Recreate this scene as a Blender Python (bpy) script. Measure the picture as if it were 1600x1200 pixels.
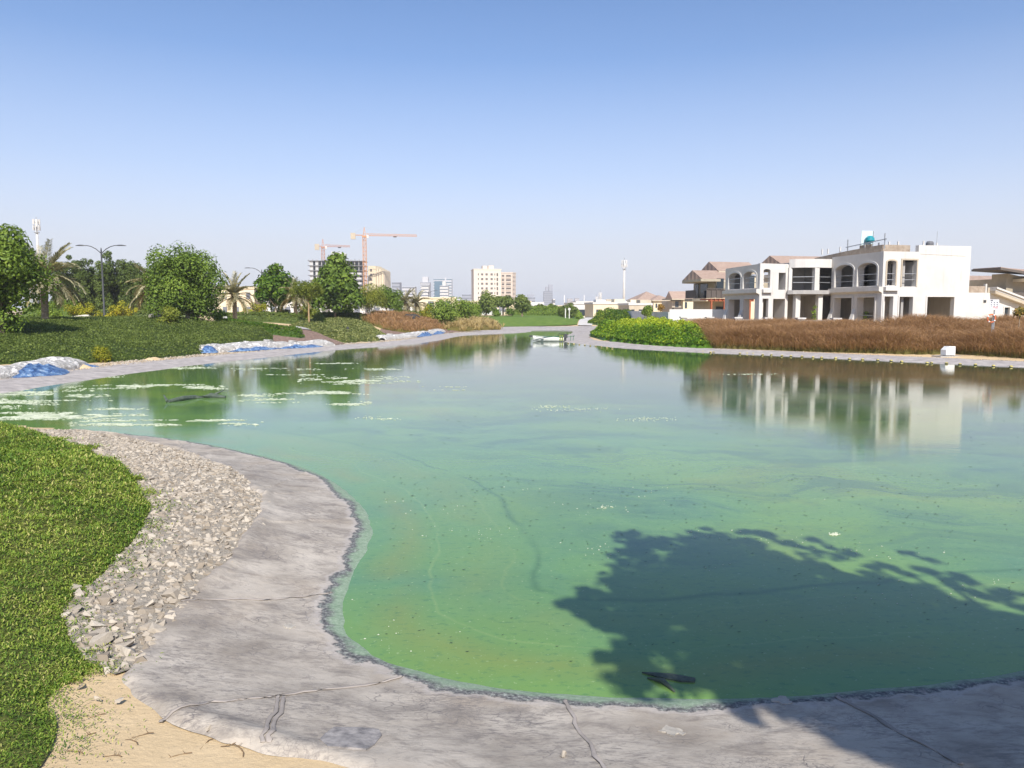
import bpy, math, random
import numpy as np
from math import radians, sin, cos, tan, pi
from mathutils import Vector
from mathutils.geometry import tessellate_polygon, delaunay_2d_cdt

for _o in list(bpy.data.objects):
    bpy.data.objects.remove(_o)
S = bpy.context.scene
COL = S.collection

# ------------------------------------------------------------------ camera
EYE, F = 2.8, 1200.0                     # eye height over the water, focal length for a 1600 px wide frame
TH = math.atan(115 / F)                  # pitch below the horizon
cam = bpy.data.cameras.new('camera')
cam.sensor_width = 36.0
cam.lens = 36.0 * F / 1600
cam.clip_start, cam.clip_end = 0.1, 20000
camo = bpy.data.objects.new('camera', cam)
COL.objects.link(camo)
camo.location = (0, 0, EYE)
camo.rotation_euler = (pi / 2 - TH, 0, 0)
S.camera = camo

# ------------------------------------------------------------------ sky, sun, exposure
SUN_AZ, SUN_EL = radians(8.5), radians(42)     # behind the camera, a little to its right
SUNV = np.array([sin(SUN_AZ) * cos(SUN_EL), -cos(SUN_AZ) * cos(SUN_EL), sin(SUN_EL)])
W = bpy.data.worlds.new('World')
S.world = W
W.use_nodes = True
wn = W.node_tree
bg = wn.nodes['Background']
sky = wn.nodes.new('ShaderNodeTexSky')
sky.sky_type = 'NISHITA'
sky.sun_disc = False
sky.sun_elevation = SUN_EL
sky.sun_rotation = pi - SUN_AZ
sky.altitude = 0
sky.air_density = 0.7
sky.dust_density = 0.6
sky.ozone_density = 3.0
# dusty air whitens the whole ring of sky above the horizon
_g = wn.nodes.new('ShaderNodeTexCoord'); _x = wn.nodes.new('ShaderNodeSeparateXYZ'); _r = wn.nodes.new('ShaderNodeValToRGB'); _m = wn.nodes.new('ShaderNodeMix')
_m.data_type = 'RGBA'
wn.links.new(_g.outputs['Generated'], _x.inputs[0]); wn.links.new(_x.outputs['Z'], _r.inputs[0])
_e = _r.color_ramp.elements
for _k in range(3): _e.new(.5)
for _el, (_p, _c) in zip(_e, ((0.0, 1.0), (.08, .86), (.17, .48), (.30, .12), (.46, 0.0))):
    _el.position = _p; _el.color = (_c, _c, _c, 1)
_hs = wn.nodes.new('ShaderNodeHueSaturation'); _hs.inputs['Saturation'].default_value = 1.12; wn.links.new(sky.outputs[0], _hs.inputs['Color'])
wn.links.new(_r.outputs[0], _m.inputs[0]); wn.links.new(_hs.outputs[0], _m.inputs[6]); _m.inputs[7].default_value = (4.12, 4.10, 4.40, 1)
wn.links.new(_m.outputs[2], bg.inputs[0])
bg.inputs[1].default_value = 0.11
sun = bpy.data.lights.new('sun', 'SUN')
sun.energy = 3.8
sun.angle = radians(0.53)
sun.color = (1.0, 0.955, 0.88)
suno = bpy.data.objects.new('sun', sun)
COL.objects.link(suno)
suno.location = (10, -40, 40)
suno.rotation_euler = Vector(SUNV).to_track_quat('Z', 'Y').to_euler()
S.view_settings.view_transform = 'Standard'
S.view_settings.look = 'None'
S.view_settings.exposure = 0.78
S.view_settings.gamma = 1
S.view_settings.use_curve_mapping = False
S.render.engine = 'CYCLES'
S.cycles.use_denoising = True
S.cycles.max_bounces = 8
S.cycles.transparent_max_bounces = 8
S.cycles.volume_bounces = 0

# ------------------------------------------------------------------ helpers: numbers
R = np.random.default_rng(7)
random.seed(7)


def sm(x):
    x = np.clip(x, 0, 1)
    return x * x * (3 - 2 * x)


def _h(ix, iy, seed):
    n = (ix.astype(np.int64) * 374761393 + iy.astype(np.int64) * 668265263 + seed * 1274126177) & 0x7fffffff
    n = ((n ^ (n >> 13)) * 1274126177) & 0x7fffffff
    return ((n ^ (n >> 16)) & 0xffff) / 65535.0


def vn(x, y, seed=0):
    x = np.asarray(x, float); y = np.asarray(y, float)
    ix, iy = np.floor(x), np.floor(y)
    fx, fy = sm(x - ix), sm(y - iy)
    a, b = _h(ix, iy, seed), _h(ix + 1, iy, seed)
    c, d = _h(ix, iy + 1, seed), _h(ix + 1, iy + 1, seed)
    return (a + (b - a) * fx) * (1 - fy) + (c + (d - c) * fx) * fy


def fbm(x, y, seed=0, o=4):
    s, a, t = 0, 0.5, 0
    for i in range(o):
        s = s + a * vn(np.asarray(x) * 2 ** i, np.asarray(y) * 2 ** i, seed + i)
        t += a
        a *= 0.5
    return s / t


def ray(u, v):
    r, d = (u - 800) / F, (v - 600) / F
    return np.array([r, cos(TH) - d * sin(TH), -sin(TH) - d * cos(TH)])


def at(u, v, D):                     # the point on a sight line at distance D down the lake
    d = ray(u, v)
    return np.array([0, 0, EYE]) + d * (D / d[1])


def flat(u, v, z=0.0):
    d = ray(u, v)
    return (np.array([0, 0, EYE]) + d * ((z - EYE) / d[2]))[:2]


# ------------------------------------------------------------------ lake outline (metres) and ground heights
near_w = [(130, 672), (197, 679), (260, 686), (330, 697), (400, 712), (480, 735), (530, 765), (560, 795), (575, 830),
          (550, 880), (525, 920), (515, 960), (530, 1000), (570, 1030), (620, 1048), (660, 1062), (750, 1085),
          (900, 1098), (1000, 1103), (1200, 1100), (1400, 1085), (1600, 1060), (1800, 1020)]
near_o = [(113, 674), (190, 685), (259, 699), (310, 715), (360, 733), (388, 764), (408, 781), (405, 803), (391, 840),
          (337, 893), (281, 941), (245, 980), (208, 1026), (180, 1069), (219, 1108), (309, 1150), (408, 1177),
          (530, 1200), (700, 1290), (1000, 1420), (1400, 1520), (1900, 1520), (2300, 1400)]
left_w = [(0, 615), (50, 606), (100, 598), (200, 584), (300, 570), (400, 560), (480, 551), (540, 545), (620, 540),
          (680, 533), (719, 524), (770, 521.5), (831, 519)]
pond_w = [(826, 517), (840, 515.6), (870, 515.2), (893, 516.2), (897, 520), (890, 523), (881, 527), (879, 531), (886, 535)]
right_w = [(919, 538), (969, 544), (1016, 546.5), (1110, 551.5), (1200, 555), (1300, 560), (1400, 564.5), (1500, 569.5), (1600, 574)]
NW = np.array([flat(*p) for p in near_w])
LW = np.array([flat(*p) for p in left_w])
PW = np.array([flat(*p) for p in pond_w])
RW = np.array([flat(*p) for p in right_w])
SHORE = np.vstack([NW[::-1], [(-13.4, 19.3), (-17, 19.6), (-20.5, 20.6), (-20.8, 22.6), (-18.6, 24.2)], LW, PW, RW,
                   [(30, 36.2), (38, 34.5), (50, 31), (60, 20), (45, 10), (25, 5.5), (12, 5.6)]])


def smooth_closed(P, it=2):
    for _ in range(it):
        Q = np.roll(P, -1, 0)
        P = np.stack([P * .75 + Q * .25, P * .25 + Q * .75], 1).reshape(-1, 2)
    return P


SHORE_S = smooth_closed(SHORE, 2)


def inside(P, poly):
    x, y = P[:, 0], P[:, 1]
    r = np.zeros(len(P), bool)
    a = poly
    b = np.roll(poly, -1, 0)
    for (x0, y0), (x1, y1) in zip(a, b):
        if y0 == y1:
            continue
        c = ((y0 > y) != (y1 > y)) & (x < (x1 - x0) * (y - y0) / (y1 - y0) + x0)
        r ^= c
    return r


def edge_dist(P, poly, closed=True):
    a = poly
    b = np.roll(poly, -1, 0)
    if not closed:
        a, b = a[:-1], b[:-1]
    best = np.full(len(P), 1e9)
    for p, q in zip(a, b):
        e = q - p
        t = np.clip(((P - p) @ e) / max(e @ e, 1e-9), 0, 1)
        d = P - (p + t[:, None] * e)
        best = np.minimum(best, (d * d).sum(1))
    return np.sqrt(best)


def shore_d(P):                       # metres from the waterline, negative over the water
    d = edge_dist(P, SHORE_S)
    return np.where(inside(P, SHORE_S), -d, d)


def height(P, d):
    x, y = P[:, 0], P[:, 1]
    near = 0.24 * sm(d / 1.7) + 0.13 * np.clip(d - 1.6, 0, 6)
    left = 0.13 * sm(d / 2.0) + 1.40 * sm((d - 3.5) / 18)
    right = 0.10 * sm(d / 2.0) + 0.95 * sm((d - 2.5) / 13)
    wl = sm((0.10 - x / np.maximum(y, 1)) / 0.05)
    far = left * wl + right * (1 - wl)
    wn_ = sm((15.5 - y + 0.25 * np.minimum(x, 0)) / 2.5) * (y < 40)
    z = near * wn_ + far * (1 - wn_)
    z = z + np.clip(d - 2.5, 0, 4) * 0.05 * (fbm(x * .35, y * .35, 3) - .5)
    return np.where(d < 0, np.maximum(0.28 * d, -0.9), z)


def axis(lo, hi, c0, c1, s0, g):
    v = list(np.arange(c0, c1, s0))
    s, x = s0, c1
    while x < hi:
        v.append(x); s *= g; x += s
    v.append(hi)
    s, x = s0, c0
    while x > lo:
        s *= g; x -= s
        v.insert(0, max(x, lo))
    return np.unique(np.array(v))


GX = axis(-7000, 7000, -7, 7, .14, 1.038)
GY = axis(-60, 9000, 2, 11, .14, 1.030)
_gx, _gy = np.meshgrid(GX, GY)
_P = np.stack([_gx.ravel(), _gy.ravel()], 1)
_near = (np.abs(_P[:, 0]) < 140) & (_P[:, 1] < 260)
GD = np.full(len(_P), 120.0)
GD[_near] = shore_d(_P[_near])
GZ = height(_P, GD).reshape(_gx.shape)
GDg = GD.reshape(_gx.shape)


def _bil(A, x, y):
    x = np.asarray(x, float); y = np.asarray(y, float)
    i = np.clip(np.searchsorted(GX, x) - 1, 0, len(GX) - 2)
    j = np.clip(np.searchsorted(GY, y) - 1, 0, len(GY) - 2)
    fx = (x - GX[i]) / (GX[i + 1] - GX[i]); fy = (y - GY[j]) / (GY[j + 1] - GY[j])
    return (A[j, i] * (1 - fx) + A[j, i + 1] * fx) * (1 - fy) + (A[j + 1, i] * (1 - fx) + A[j + 1, i + 1] * fx) * fy


def tz(x, y):
    return _bil(GZ, x, y)


def gp(u, v):                         # where a sight line meets the ground
    d = ray(u, v)
    t = np.concatenate([np.arange(2, 40, .05), np.arange(40, 400, .2)])
    p = np.array([0, 0, EYE]) + d * t[:, None]
    below = p[:, 2] < np.maximum(tz(p[:, 0], p[:, 1]), -2)
    i = int(np.argmax(below)) if below.any() else len(t) - 1
    return p[i, :2]


def poly_px(pts):
    return np.array([gp(*p) for p in pts])


# ------------------------------------------------------------------ helpers: objects
def tag(o, label=None, cat=None, group=None, kind=None):
    if label: o['label'] = label
    if cat: o['category'] = cat
    if group: o['group'] = group
    if kind: o['kind'] = kind
    return o


def empty(name, loc, rz=0.0):
    o = bpy.data.objects.new(name, None)
    o.location = [float(c) for c in loc]
    o.rotation_euler = (0, 0, rz)
    COL.objects.link(o)
    return o


def link(name, me, mat=None, parent=None, loc=None):
    o = bpy.data.objects.new(name, me)
    if mat and not me.materials:
        me.materials.append(mat)
    if parent: o.parent = parent
    if loc is not None: o.location = [float(c) for c in loc]
    COL.objects.link(o)
    return o


def copy_tree(o, parent=None):
    c = o.copy()
    COL.objects.link(c)
    c.parent = parent
    for ch in list(o.children):
        copy_tree(ch, c)
    return c


def fast(name, V, Fc, smooth=False, **attrs):
    V = np.asarray(V, np.float32); Fc = np.asarray(Fc, np.int32)
    me = bpy.data.meshes.new(name)
    n, k = Fc.shape
    me.vertices.add(len(V)); me.vertices.foreach_set('co', V.ravel())
    me.loops.add(n * k); me.loops.foreach_set('vertex_index', Fc.ravel())
    me.polygons.add(n); me.polygons.foreach_set('loop_start', np.arange(0, n * k, k, dtype=np.int32))
    me.update(calc_edges=True)
    me.polygons.foreach_set('use_smooth', np.full(n, bool(smooth)))
    for a, val in attrs.items():
        at_ = me.attributes.new(a, 'FLOAT', 'POINT')
        at_.data.foreach_set('value', np.asarray(val, np.float32))
    return me


class MB:
    """collects solids and links them as one mesh object"""

    def __init__(self):
        self.v, self.f = [], []

    def add(self, V, Fc):
        b = len(self.v)
        self.v += [tuple(map(float, p)) for p in V]
        self.f += [tuple(int(i) + b for i in f) for f in Fc]
        return self

    def box(self, x0, x1, y0, y1, z0, z1):
        V = [(x0, y0, z0), (x1, y0, z0), (x1, y1, z0), (x0, y1, z0), (x0, y0, z1), (x1, y0, z1), (x1, y1, z1), (x0, y1, z1)]
        return self.add(V, [(0, 3, 2, 1), (4, 5, 6, 7), (0, 1, 5, 4), (1, 2, 6, 5), (2, 3, 7, 6), (3, 0, 4, 7)])

    def cb(self, c, s):
        return self.box(c[0] - s[0] / 2, c[0] + s[0] / 2, c[1] - s[1] / 2, c[1] + s[1] / 2, c[2], c[2] + s[2])

    def prism(self, poly, z0, z1):
        n = len(poly)
        zt = z1 if hasattr(z1, '__len__') else [z1] * n
        zb = z0 if hasattr(z0, '__len__') else [z0] * n
        V = [(p[0], p[1], z) for p, z in zip(poly, zb)] + [(p[0], p[1], z) for p, z in zip(poly, zt)]
        Fc = [tuple(range(n))[::-1], tuple(range(n, 2 * n))] + [(i, (i + 1) % n, n + (i + 1) % n, n + i) for i in range(n)]
        return self.add(V, Fc)

    def bar(self, p, q, w, h=None):
        p, q = np.array(p, float), np.array(q, float)
        h = h or w
        t = q - p
        t /= max(np.linalg.norm(t), 1e-9)
        a = np.array([0, 0, 1.]) if abs(t[2]) < .95 else np.array([1., 0, 0])
        s = np.cross(t, a); s /= np.linalg.norm(s)
        n = np.cross(s, t)
        s, n = s * w / 2, n * h / 2
        V = [p - s - n, p + s - n, p + s + n, p - s + n, q - s - n, q + s - n, q + s + n, q - s + n]
        return self.add(V, [(0, 3, 2, 1), (4, 5, 6, 7), (0, 1, 5, 4), (1, 2, 6, 5), (2, 3, 7, 6), (3, 0, 4, 7)])

    def tube(self, path, rad, n=8, cap=True):
        path = np.array(path, float)
        m = len(path)
        rad = rad if hasattr(rad, '__len__') else [rad] * m
        V, Fc = [], []
        for i in range(m):
            t = path[min(i + 1, m - 1)] - path[max(i - 1, 0)]
            t /= max(np.linalg.norm(t), 1e-9)
            a = np.array([1., 0, 0]) if abs(t[0]) < .8 else np.array([0, 1., 0])
            s = np.cross(t, a); s /= np.linalg.norm(s)
            b = np.cross(t, s)
            for k in range(n):
                an = 2 * pi * k / n
                V.append(path[i] + rad[i] * (cos(an) * s + sin(an) * b))
        for i in range(m - 1):
            for k in range(n):
                Fc.append((i * n + k, i * n + (k + 1) % n, (i + 1) * n + (k + 1) % n, (i + 1) * n + k))
        if cap:
            Fc += [tuple(range(n))[::-1], tuple(range((m - 1) * n, m * n))]
        return self.add(V, Fc)

    def lathe(self, prof, c=(0, 0, 0), n=16):
        V, Fc = [], []
        for r, z in prof:
            for k in range(n):
                V.append((c[0] + r * cos(2 * pi * k / n), c[1] + r * sin(2 * pi * k / n), c[2] + z))
        for i in range(len(prof) - 1):
            for k in range(n):
                Fc.append((i * n + k, i * n + (k + 1) % n, (i + 1) * n + (k + 1) % n, (i + 1) * n + k))
        return self.add(V, Fc)

    def wall(self, p0, ax, length_h, holes, th, nrm):
        """outer outline (list of (s, z)) with holes, standing from p0 along ax, thickness th behind its face; nrm is the outward normal"""
        loops = [length_h] + holes
        tri = tessellate_polygon([[Vector((s, z, 0)) for s, z in L] for L in loops])
        pts = [q for L in loops for q in L]
        ax, nrm, p0 = np.array(ax, float), np.array(nrm, float), np.array(p0, float)
        N = len(pts)
        fr = [p0 + ax * s + np.array([0, 0, z]) for s, z in pts]
        bk = [p - nrm * th for p in fr]
        Fc = []
        for t in tri:
            a, b, c = (fr[i] for i in t)
            if np.cross(b - a, c - a) @ nrm < 0:
                t = (t[0], t[2], t[1])
            Fc.append(tuple(t)); Fc.append((t[0] + N, t[2] + N, t[1] + N))
        o = 0
        for L in loops:
            n = len(L)
            for i in range(n):
                Fc.append((o + i, o + (i + 1) % n, N + o + (i + 1) % n, N + o + i))
            o += n
        return self.add(fr + bk, Fc)

    def build(self, name, mat, parent=None, smooth=False, world=False):
        me = bpy.data.meshes.new(name)
        V = self.v
        if world and parent is not None:
            l = parent.location
            V = [(a - l[0], b - l[1], c - l[2]) for a, b, c in V]
        me.from_pydata(V, [], self.f)
        if smooth:
            me.polygons.foreach_set('use_smooth', [True] * len(me.polygons))
        me.update()
        return link(name, me, mat, parent)


def arch_hole(s0, s1, z0, zs, rise, n=10):
    m = (s0 + s1) / 2; a = (s1 - s0) / 2
    return [(s0, z0), (s1, z0)] + [(m + a * cos(pi * k / n), zs + rise * sin(pi * k / n)) for k in range(n + 1)]


def rect(s0, s1, z0, z1):
    return [(s0, z0), (s1, z0), (s1, z1), (s0, z1)]


# ------------------------------------------------------------------ helpers: materials
class Sh:
    def __init__(self, name, rough=.8, spec=.3, color=(.5, .5, .5)):
        self.m = bpy.data.materials.new(name)
        self.m.use_nodes = True
        self.nt = self.m.node_tree
        self.b = self.nt.nodes['Principled BSDF']
        self.out = self.nt.nodes['Material Output']
        self.set('Roughness', rough); self.set('Specular IOR Level', spec)
        self.set('Base Color', color)

    def n(self, t, **kw):
        x = self.nt.nodes.new(t)
        for k, v in kw.items(): setattr(x, k, v)
        return x

    def put(self, sock, val):
        if isinstance(val, bpy.types.NodeSocket): self.nt.links.new(val, sock)
        elif isinstance(val, tuple) and len(val) == 3 and sock.type == 'RGBA': sock.default_value = (*val, 1)
        else: sock.default_value = val

    def set(self, name, val): self.put(self.b.inputs[name], val)

    def pos(self, scale=(1, 1, 1), obj=False, off=None):
        s = self.n('ShaderNodeTexCoord').outputs['Object'] if obj else self.n('ShaderNodeNewGeometry').outputs['Position']
        mp = self.n('ShaderNodeMapping')
        self.put(mp.inputs['Vector'], s); mp.inputs['Scale'].default_value = scale
        if off: mp.inputs['Location'].default_value = off
        return mp.outputs[0]

    def uv(self, scale=(1, 1, 1)):
        mp = self.n('ShaderNodeMapping')
        self.put(mp.inputs['Vector'], self.n('ShaderNodeTexCoord').outputs['UV']); mp.inputs['Scale'].default_value = scale
        return mp.outputs[0]

    def noise(self, vec, scale, detail=4, rough=.55, dist=0.0, col=False):
        x = self.n('ShaderNodeTexNoise')
        self.put(x.inputs['Vector'], vec)
        x.inputs['Scale'].default_value = scale; x.inputs['Detail'].default_value = detail
        x.inputs['Roughness'].default_value = rough; x.inputs['Distortion'].default_value = dist
        return x.outputs['Color' if col else 'Fac']

    def voro(self, vec, scale, feature='F1', out='Distance'):
        x = self.n('ShaderNodeTexVoronoi', feature=feature)
        self.put(x.inputs['Vector'], vec); x.inputs['Scale'].default_value = scale
        return x.outputs[out]

    def ramp(self, fac, stops, interp='LINEAR'):
        x = self.n('ShaderNodeValToRGB')
        x.color_ramp.interpolation = interp
        e = x.color_ramp.elements
        while len(e) < len(stops): e.new(.5)
        for el, (p, c) in zip(e, stops):
            el.position = p
            el.color = (c, c, c, 1) if not hasattr(c, '__len__') else (*c, 1)
        self.put(x.inputs[0], fac)
        return x.outputs[0]

    def mix(self, fac, a, b, mode='MIX'):
        x = self.n('ShaderNodeMix', data_type='RGBA', blend_type=mode)
        self.put(x.inputs[0], fac); self.put(x.inputs[6], a); self.put(x.inputs[7], b)
        return x.outputs[2]

    def math(self, op, a, b=0.0, clamp=False):
        x = self.n('ShaderNodeMath', operation=op, use_clamp=clamp)
        self.put(x.inputs[0], a); self.put(x.inputs[1], b)
        return x.outputs[0]

    def attr(self, name):
        return self.n('ShaderNodeAttribute', attribute_name=name).outputs['Fac']

    def bump(self, h, strength, dist=.02, target=None):
        x = self.n('ShaderNodeBump')
        self.put(x.inputs['Height'], h); x.inputs['Strength'].default_value = strength; x.inputs['Distance'].default_value = dist
        self.put((target or self.b).inputs['Normal'], x.outputs[0])
        return x.outputs[0]


def rough_mat(name, c1, c2, scale=3.0, rough=.85, bump=.3, bscale=None, dist=.02, spec=.25, stretch=(1, 1, 1), obj=False):
    s = Sh(name, rough, spec)
    p = s.pos(stretch, obj)
    nz = s.noise(p, scale, 6, .6)
    s.set('Base Color', s.ramp(nz, [(.32, c1), (.68, c2)]))
    if bump:
        s.bump(s.noise(p, bscale or scale * 6, 5, .6), bump, dist)
    return s.m


def leaf_mat(name, cols, trans=.3, rough=.5):
    s = Sh(name, rough, .25)
    k = len(cols)
    c = s.ramp(s.attr('rnd'), [(i / (k - 1), cc) for i, cc in enumerate(cols)])
    s.set('Base Color', c)
    t = s.n('ShaderNodeBsdfTranslucent')
    s.put(t.inputs[0], s.mix(1.0, c, (1.25, 1.15, .6), 'MULTIPLY'))
    mx = s.n('ShaderNodeMixShader')
    mx.inputs[0].default_value = trans
    s.nt.links.new(s.b.outputs[0], mx.inputs[1]); s.nt.links.new(t.outputs[0], mx.inputs[2])
    s.nt.links.new(mx.outputs[0], s.out.inputs[0])
    return s.m


def plain(name, c, rough=.6, spec=.3, metal=0.0, var=.08):
    s = Sh(name, rough, spec)
    d = tuple(max(x * (1 - var * 2), 0) for x in c); e = tuple(min(x * (1 + var), 1) for x in c)
    s.set('Base Color', s.ramp(s.noise(s.pos(), 1.7, 5, .65), [(.3, d), (.7, e)]))
    s.set('Metallic', metal)
    return s.m

# ================================================================== THE SETTING
# ------------------------------------------------------------------ ground
s = Sh('sand', .95, .1)
p = s.pos()
c = s.ramp(s.noise(p, .9, 6, .6), [(.3, (.52, .385, .22)), (.7, (.64, .49, .305))])
c = s.mix(s.ramp(s.noise(p, 40, 3, .6), [(.62, 0.), (.72, .5)]), c, (.28, .21, .13))
s.set('Base Color', c)
s.bump(s.noise(p, 14, 8, .7), .5, .03)
M_SAND = s.m
nx, ny = len(GX), len(GY)
ii = (np.arange(ny - 1)[:, None] * nx + np.arange(nx - 1)).ravel()
Fg = np.stack([ii, ii + 1, ii + nx + 1, ii + nx], 1)
Vg = np.stack([_gx.ravel(), _gy.ravel(), GZ.ravel()], 1)
ground = link('ground', fast('ground', Vg, Fg, True), M_SAND)
tag(ground, 'pale sandy ground around the lake', kind='structure')


def patch(name, poly, res, mat, off=.03, bump=None, label=None, kind='structure', edge=True):
    """a sheet that follows the ground inside poly"""
    lo, hi = poly.min(0), poly.max(0)
    g = np.stack(np.meshgrid(np.arange(lo[0], hi[0], res), np.arange(lo[1], hi[1], res)), -1).reshape(-1, 2)
    g = g + R.uniform(-.25, .25, g.shape) * res
    d = edge_dist(g, poly)
    g = g[inside(g, poly) & (d > res * .5)]
    b = []
    for a, c_ in zip(poly, np.roll(poly, -1, 0)):
        n = max(1, int(np.linalg.norm(c_ - a) / res))
        b += [a + (c_ - a) * k / n for k in range(n)]
    b = np.array(b)
    pts = [Vector(q) for q in np.vstack([b, g])]
    ed = [(i, (i + 1) % len(b)) for i in range(len(b))]
    v, e, f, *_ = delaunay_2d_cdt(pts, ed, [], 1, 1e-4)
    v = np.array([(q[0], q[1]) for q in v])
    z = tz(v[:, 0], v[:, 1]) + off
    if bump is not None:
        z = z + bump(v)
    f = [t for t in f if len(t) == 3]
    o = link(name, fast(name, np.column_stack([v, z]), np.array(f), True), mat)
    if label: tag(o, label, kind=kind)
    return o


# ------------------------------------------------------------------ water
s = Sh('algae_water', .04, .5)
s.set('IOR', 1.33)
p = s.pos()
sd = s.attr('shore')
warp = s.n('ShaderNodeVectorMath', operation='ADD')
wv = s.n('ShaderNodeVectorMath', operation='SCALE')
s.put(wv.inputs[0], s.noise(p, .35, 3, .55, 0, True)); wv.inputs['Scale'].default_value = 3.2
s.put(warp.inputs[0], p); s.put(warp.inputs[1], wv.outputs[0])
wp = warp.outputs[0]
big = s.noise(wp, .22, 5, .55)
fine = s.noise(s.pos((1, 1.7, 1)), 9, 7, .7)
c = s.ramp(big, [(.30, (.100, .215, .105)), (.47, (.132, .255, .080)), (.60, (.156, .272, .066)), (.75, (.195, .255, .052))])
# scum lines drawn out along the near bank
wob = s.math('MULTIPLY_ADD', s.noise(p, .55, 3, .5), .7)
wob.node.inputs[2].default_value = -.35
sdw = s.math('ADD', sd, wob)
for d0, w_, col, a in ((-.55, .35, (.20, .235, .06), .55), (-1.45, .55, (.17, .25, .07), .6), (-2.05, .07, (.055, .13, .045), .6),
                       (-.92, .030, (.24, .33, .11), .38), (-1.75, .03, (.22, .31, .10), .32)):
    band = s.ramp(s.math('ABSOLUTE', s.math('ADD', sdw, -d0)), [(0, a), (w_, 0.)])
    band = s.math('MULTIPLY', band, s.ramp(s.noise(p, .6, 3), [(.34, 0.), (.5, 1.)]))
    c = s.mix(band, c, col)
# thin drawn-out swirls
sw = s.noise(wp, .9, 4, .5, .6)
ridge = s.ramp(s.math('ABSOLUTE', s.math('SUBTRACT', sw, .5)), [(0, .08), (.05, 0.)])
c = s.mix(ridge, c, (.19, .33, .14))
c = s.mix(s.ramp(fine, [(.36, .45), (.46, 0.)]), c, (.055, .15, .065))
c = s.mix(s.ramp(s.noise(p, 22, 3, .6), [(.63, 0.), (.70, .6)]), c, (.30, .40, .18))
film = s.ramp(s.noise(wp, .5, 5, .6), [(.40, 0.), (.66, 1.)])
# wind-drawn films: thick green streaks with clearer lanes between them
wp2 = s.n('ShaderNodeMapping'); s.put(wp2.inputs['Vector'], wp); wp2.inputs['Scale'].default_value = (.32, 1.0, 1)
lane = s.ramp(s.noise(wp2.outputs[0], .85, 7, .66, .5), [(.42, .50), (.49, .20), (.58, 0.)])
near_ = s.ramp(s.math('ABSOLUTE', sd), [(.25, 0.), (1., 1.)])
lane = s.math('MULTIPLY', lane, s.ramp(s.math('MULTIPLY', sd, -.22), [(.35, .15), (.85, 1.)]))
c = s.mix(lane, c, (.045, .105, .070))
# the bloom is thick along the near bank and thins out towards the open far water
sep = s.n('ShaderNodeSeparateXYZ'); s.put(sep.inputs[0], p)
far_ = s.math('ADD', s.math('ADD', sep.outputs[1], s.math('MULTIPLY', sep.outputs[0], .75)), s.math('MULTIPLY', s.math('SUBTRACT', s.noise(wp, .16, 4, .6), .5), 16.0))
thin = s.ramp(s.math('DIVIDE', far_, 50.0), [(.32, 0.), (.54, .5), (.86, .92)])
streak = s.ramp(s.noise(s.pos((.35, 1.6, 1)), .9, 5, .65), [(.50, 0.), (.66, .8)])
thin = s.math('MULTIPLY', thin, s.math('SUBTRACT', 1.0, s.math('MULTIPLY', streak, .55)))
c = s.mix(thin, c, (.032, .055, .036))
s.set('Base Color', c)
s.set('Roughness', s.ramp(film, [(0, .02), (1, .075)]))
wav = s.math('ADD', s.math('MULTIPLY', s.noise(s.pos((1, 2.2, 1)), 3.5, 4, .6), 1.0), s.math('MULTIPLY', fine, .35))
s.bump(wav, .055, .02)
M_WATER = s.m
m_ = (np.abs(GX) < 75)
wx, wy = axis(-30, 75, -6, 9, .35, 1.03), axis(2, 125, 4, 12, .35, 1.03)
a_, b_ = np.meshgrid(wx, wy)
Pw = np.stack([a_.ravel(), b_.ravel()], 1)
dw = shore_d(Pw)
ii = (np.arange(len(wy) - 1)[:, None] * len(wx) + np.arange(len(wx) - 1)).ravel()
Fw = np.stack([ii, ii + 1, ii + len(wx) + 1, ii + len(wx)], 1)
Fw = Fw[(dw[Fw] < .9).any(1)]
water = link('water', fast('water', np.column_stack([Pw, np.zeros(len(Pw))]), Fw, True, shore=dw), M_WATER)
tag(water, 'still green lake water clouded with algae', kind='structure')

# ------------------------------------------------------------------ grey liner sheet round the lake
s = Sh('liner', .75, .25)
p = s.pos()
t = s.attr('across')
n1 = s.noise(p, 1.6, 6, .62)
c = s.ramp(n1, [(.30, (.265, .228, .188)), (.50, (.41, .362, .305)), (.72, (.52, .465, .395))])
st = s.noise(s.pos((1, 1.9, 1)), 2.6, 8, .74, .5)
c = s.mix(s.ramp(st, [(.49, 0.), (.66, .72)]), c, (.17, .147, .13))
dust = s.ramp(s.noise(p, .9, 5, .6), [(.52, 0.), (.72, .5)])
c = s.mix(dust, c, (.43, .345, .255))
cv = s.n('ShaderNodeVectorMath', operation='ADD')
cs = s.n('ShaderNodeVectorMath', operation='SCALE')
s.put(cs.inputs[0], s.noise(p, 5, 3, .5, 0, True)); cs.inputs['Scale'].default_value = .28
s.put(cv.inputs[0], p); s.put(cv.inputs[1], cs.outputs[0])
ck = s.voro(cv.outputs[0], 7.0, 'DISTANCE_TO_EDGE')
st2 = s.noise(s.pos((1, 2.6, 1)), 13, 6, .72, .8)
c = s.mix(s.math('MULTIPLY', s.ramp(st2, [(.48, 0.), (.60, .8)]), s.ramp(s.noise(p, 1.3, 4, .6), [(.40, 0.), (.62, 1.)])), c, (.17, .15, .14))
ck2 = s.voro(cv.outputs[0], 24.0, 'DISTANCE_TO_EDGE')
c = s.mix(s.math('MULTIPLY', s.ramp(ck2, [(.0, 1.), (.07, 0.)]), s.ramp(s.noise(s.pos((1, 1, 1), off=(7, 3, 0)), 1.7, 4, .6), [(.54, 0.), (.66, .6)])), c, (.17, .15, .145))
ckm = s.math('MULTIPLY', s.ramp(ck, [(.0, 1.), (.045, 0.)]), s.ramp(s.noise(p, 1.9, 3, .5), [(.52, 0.), (.64, .55)]))
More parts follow.
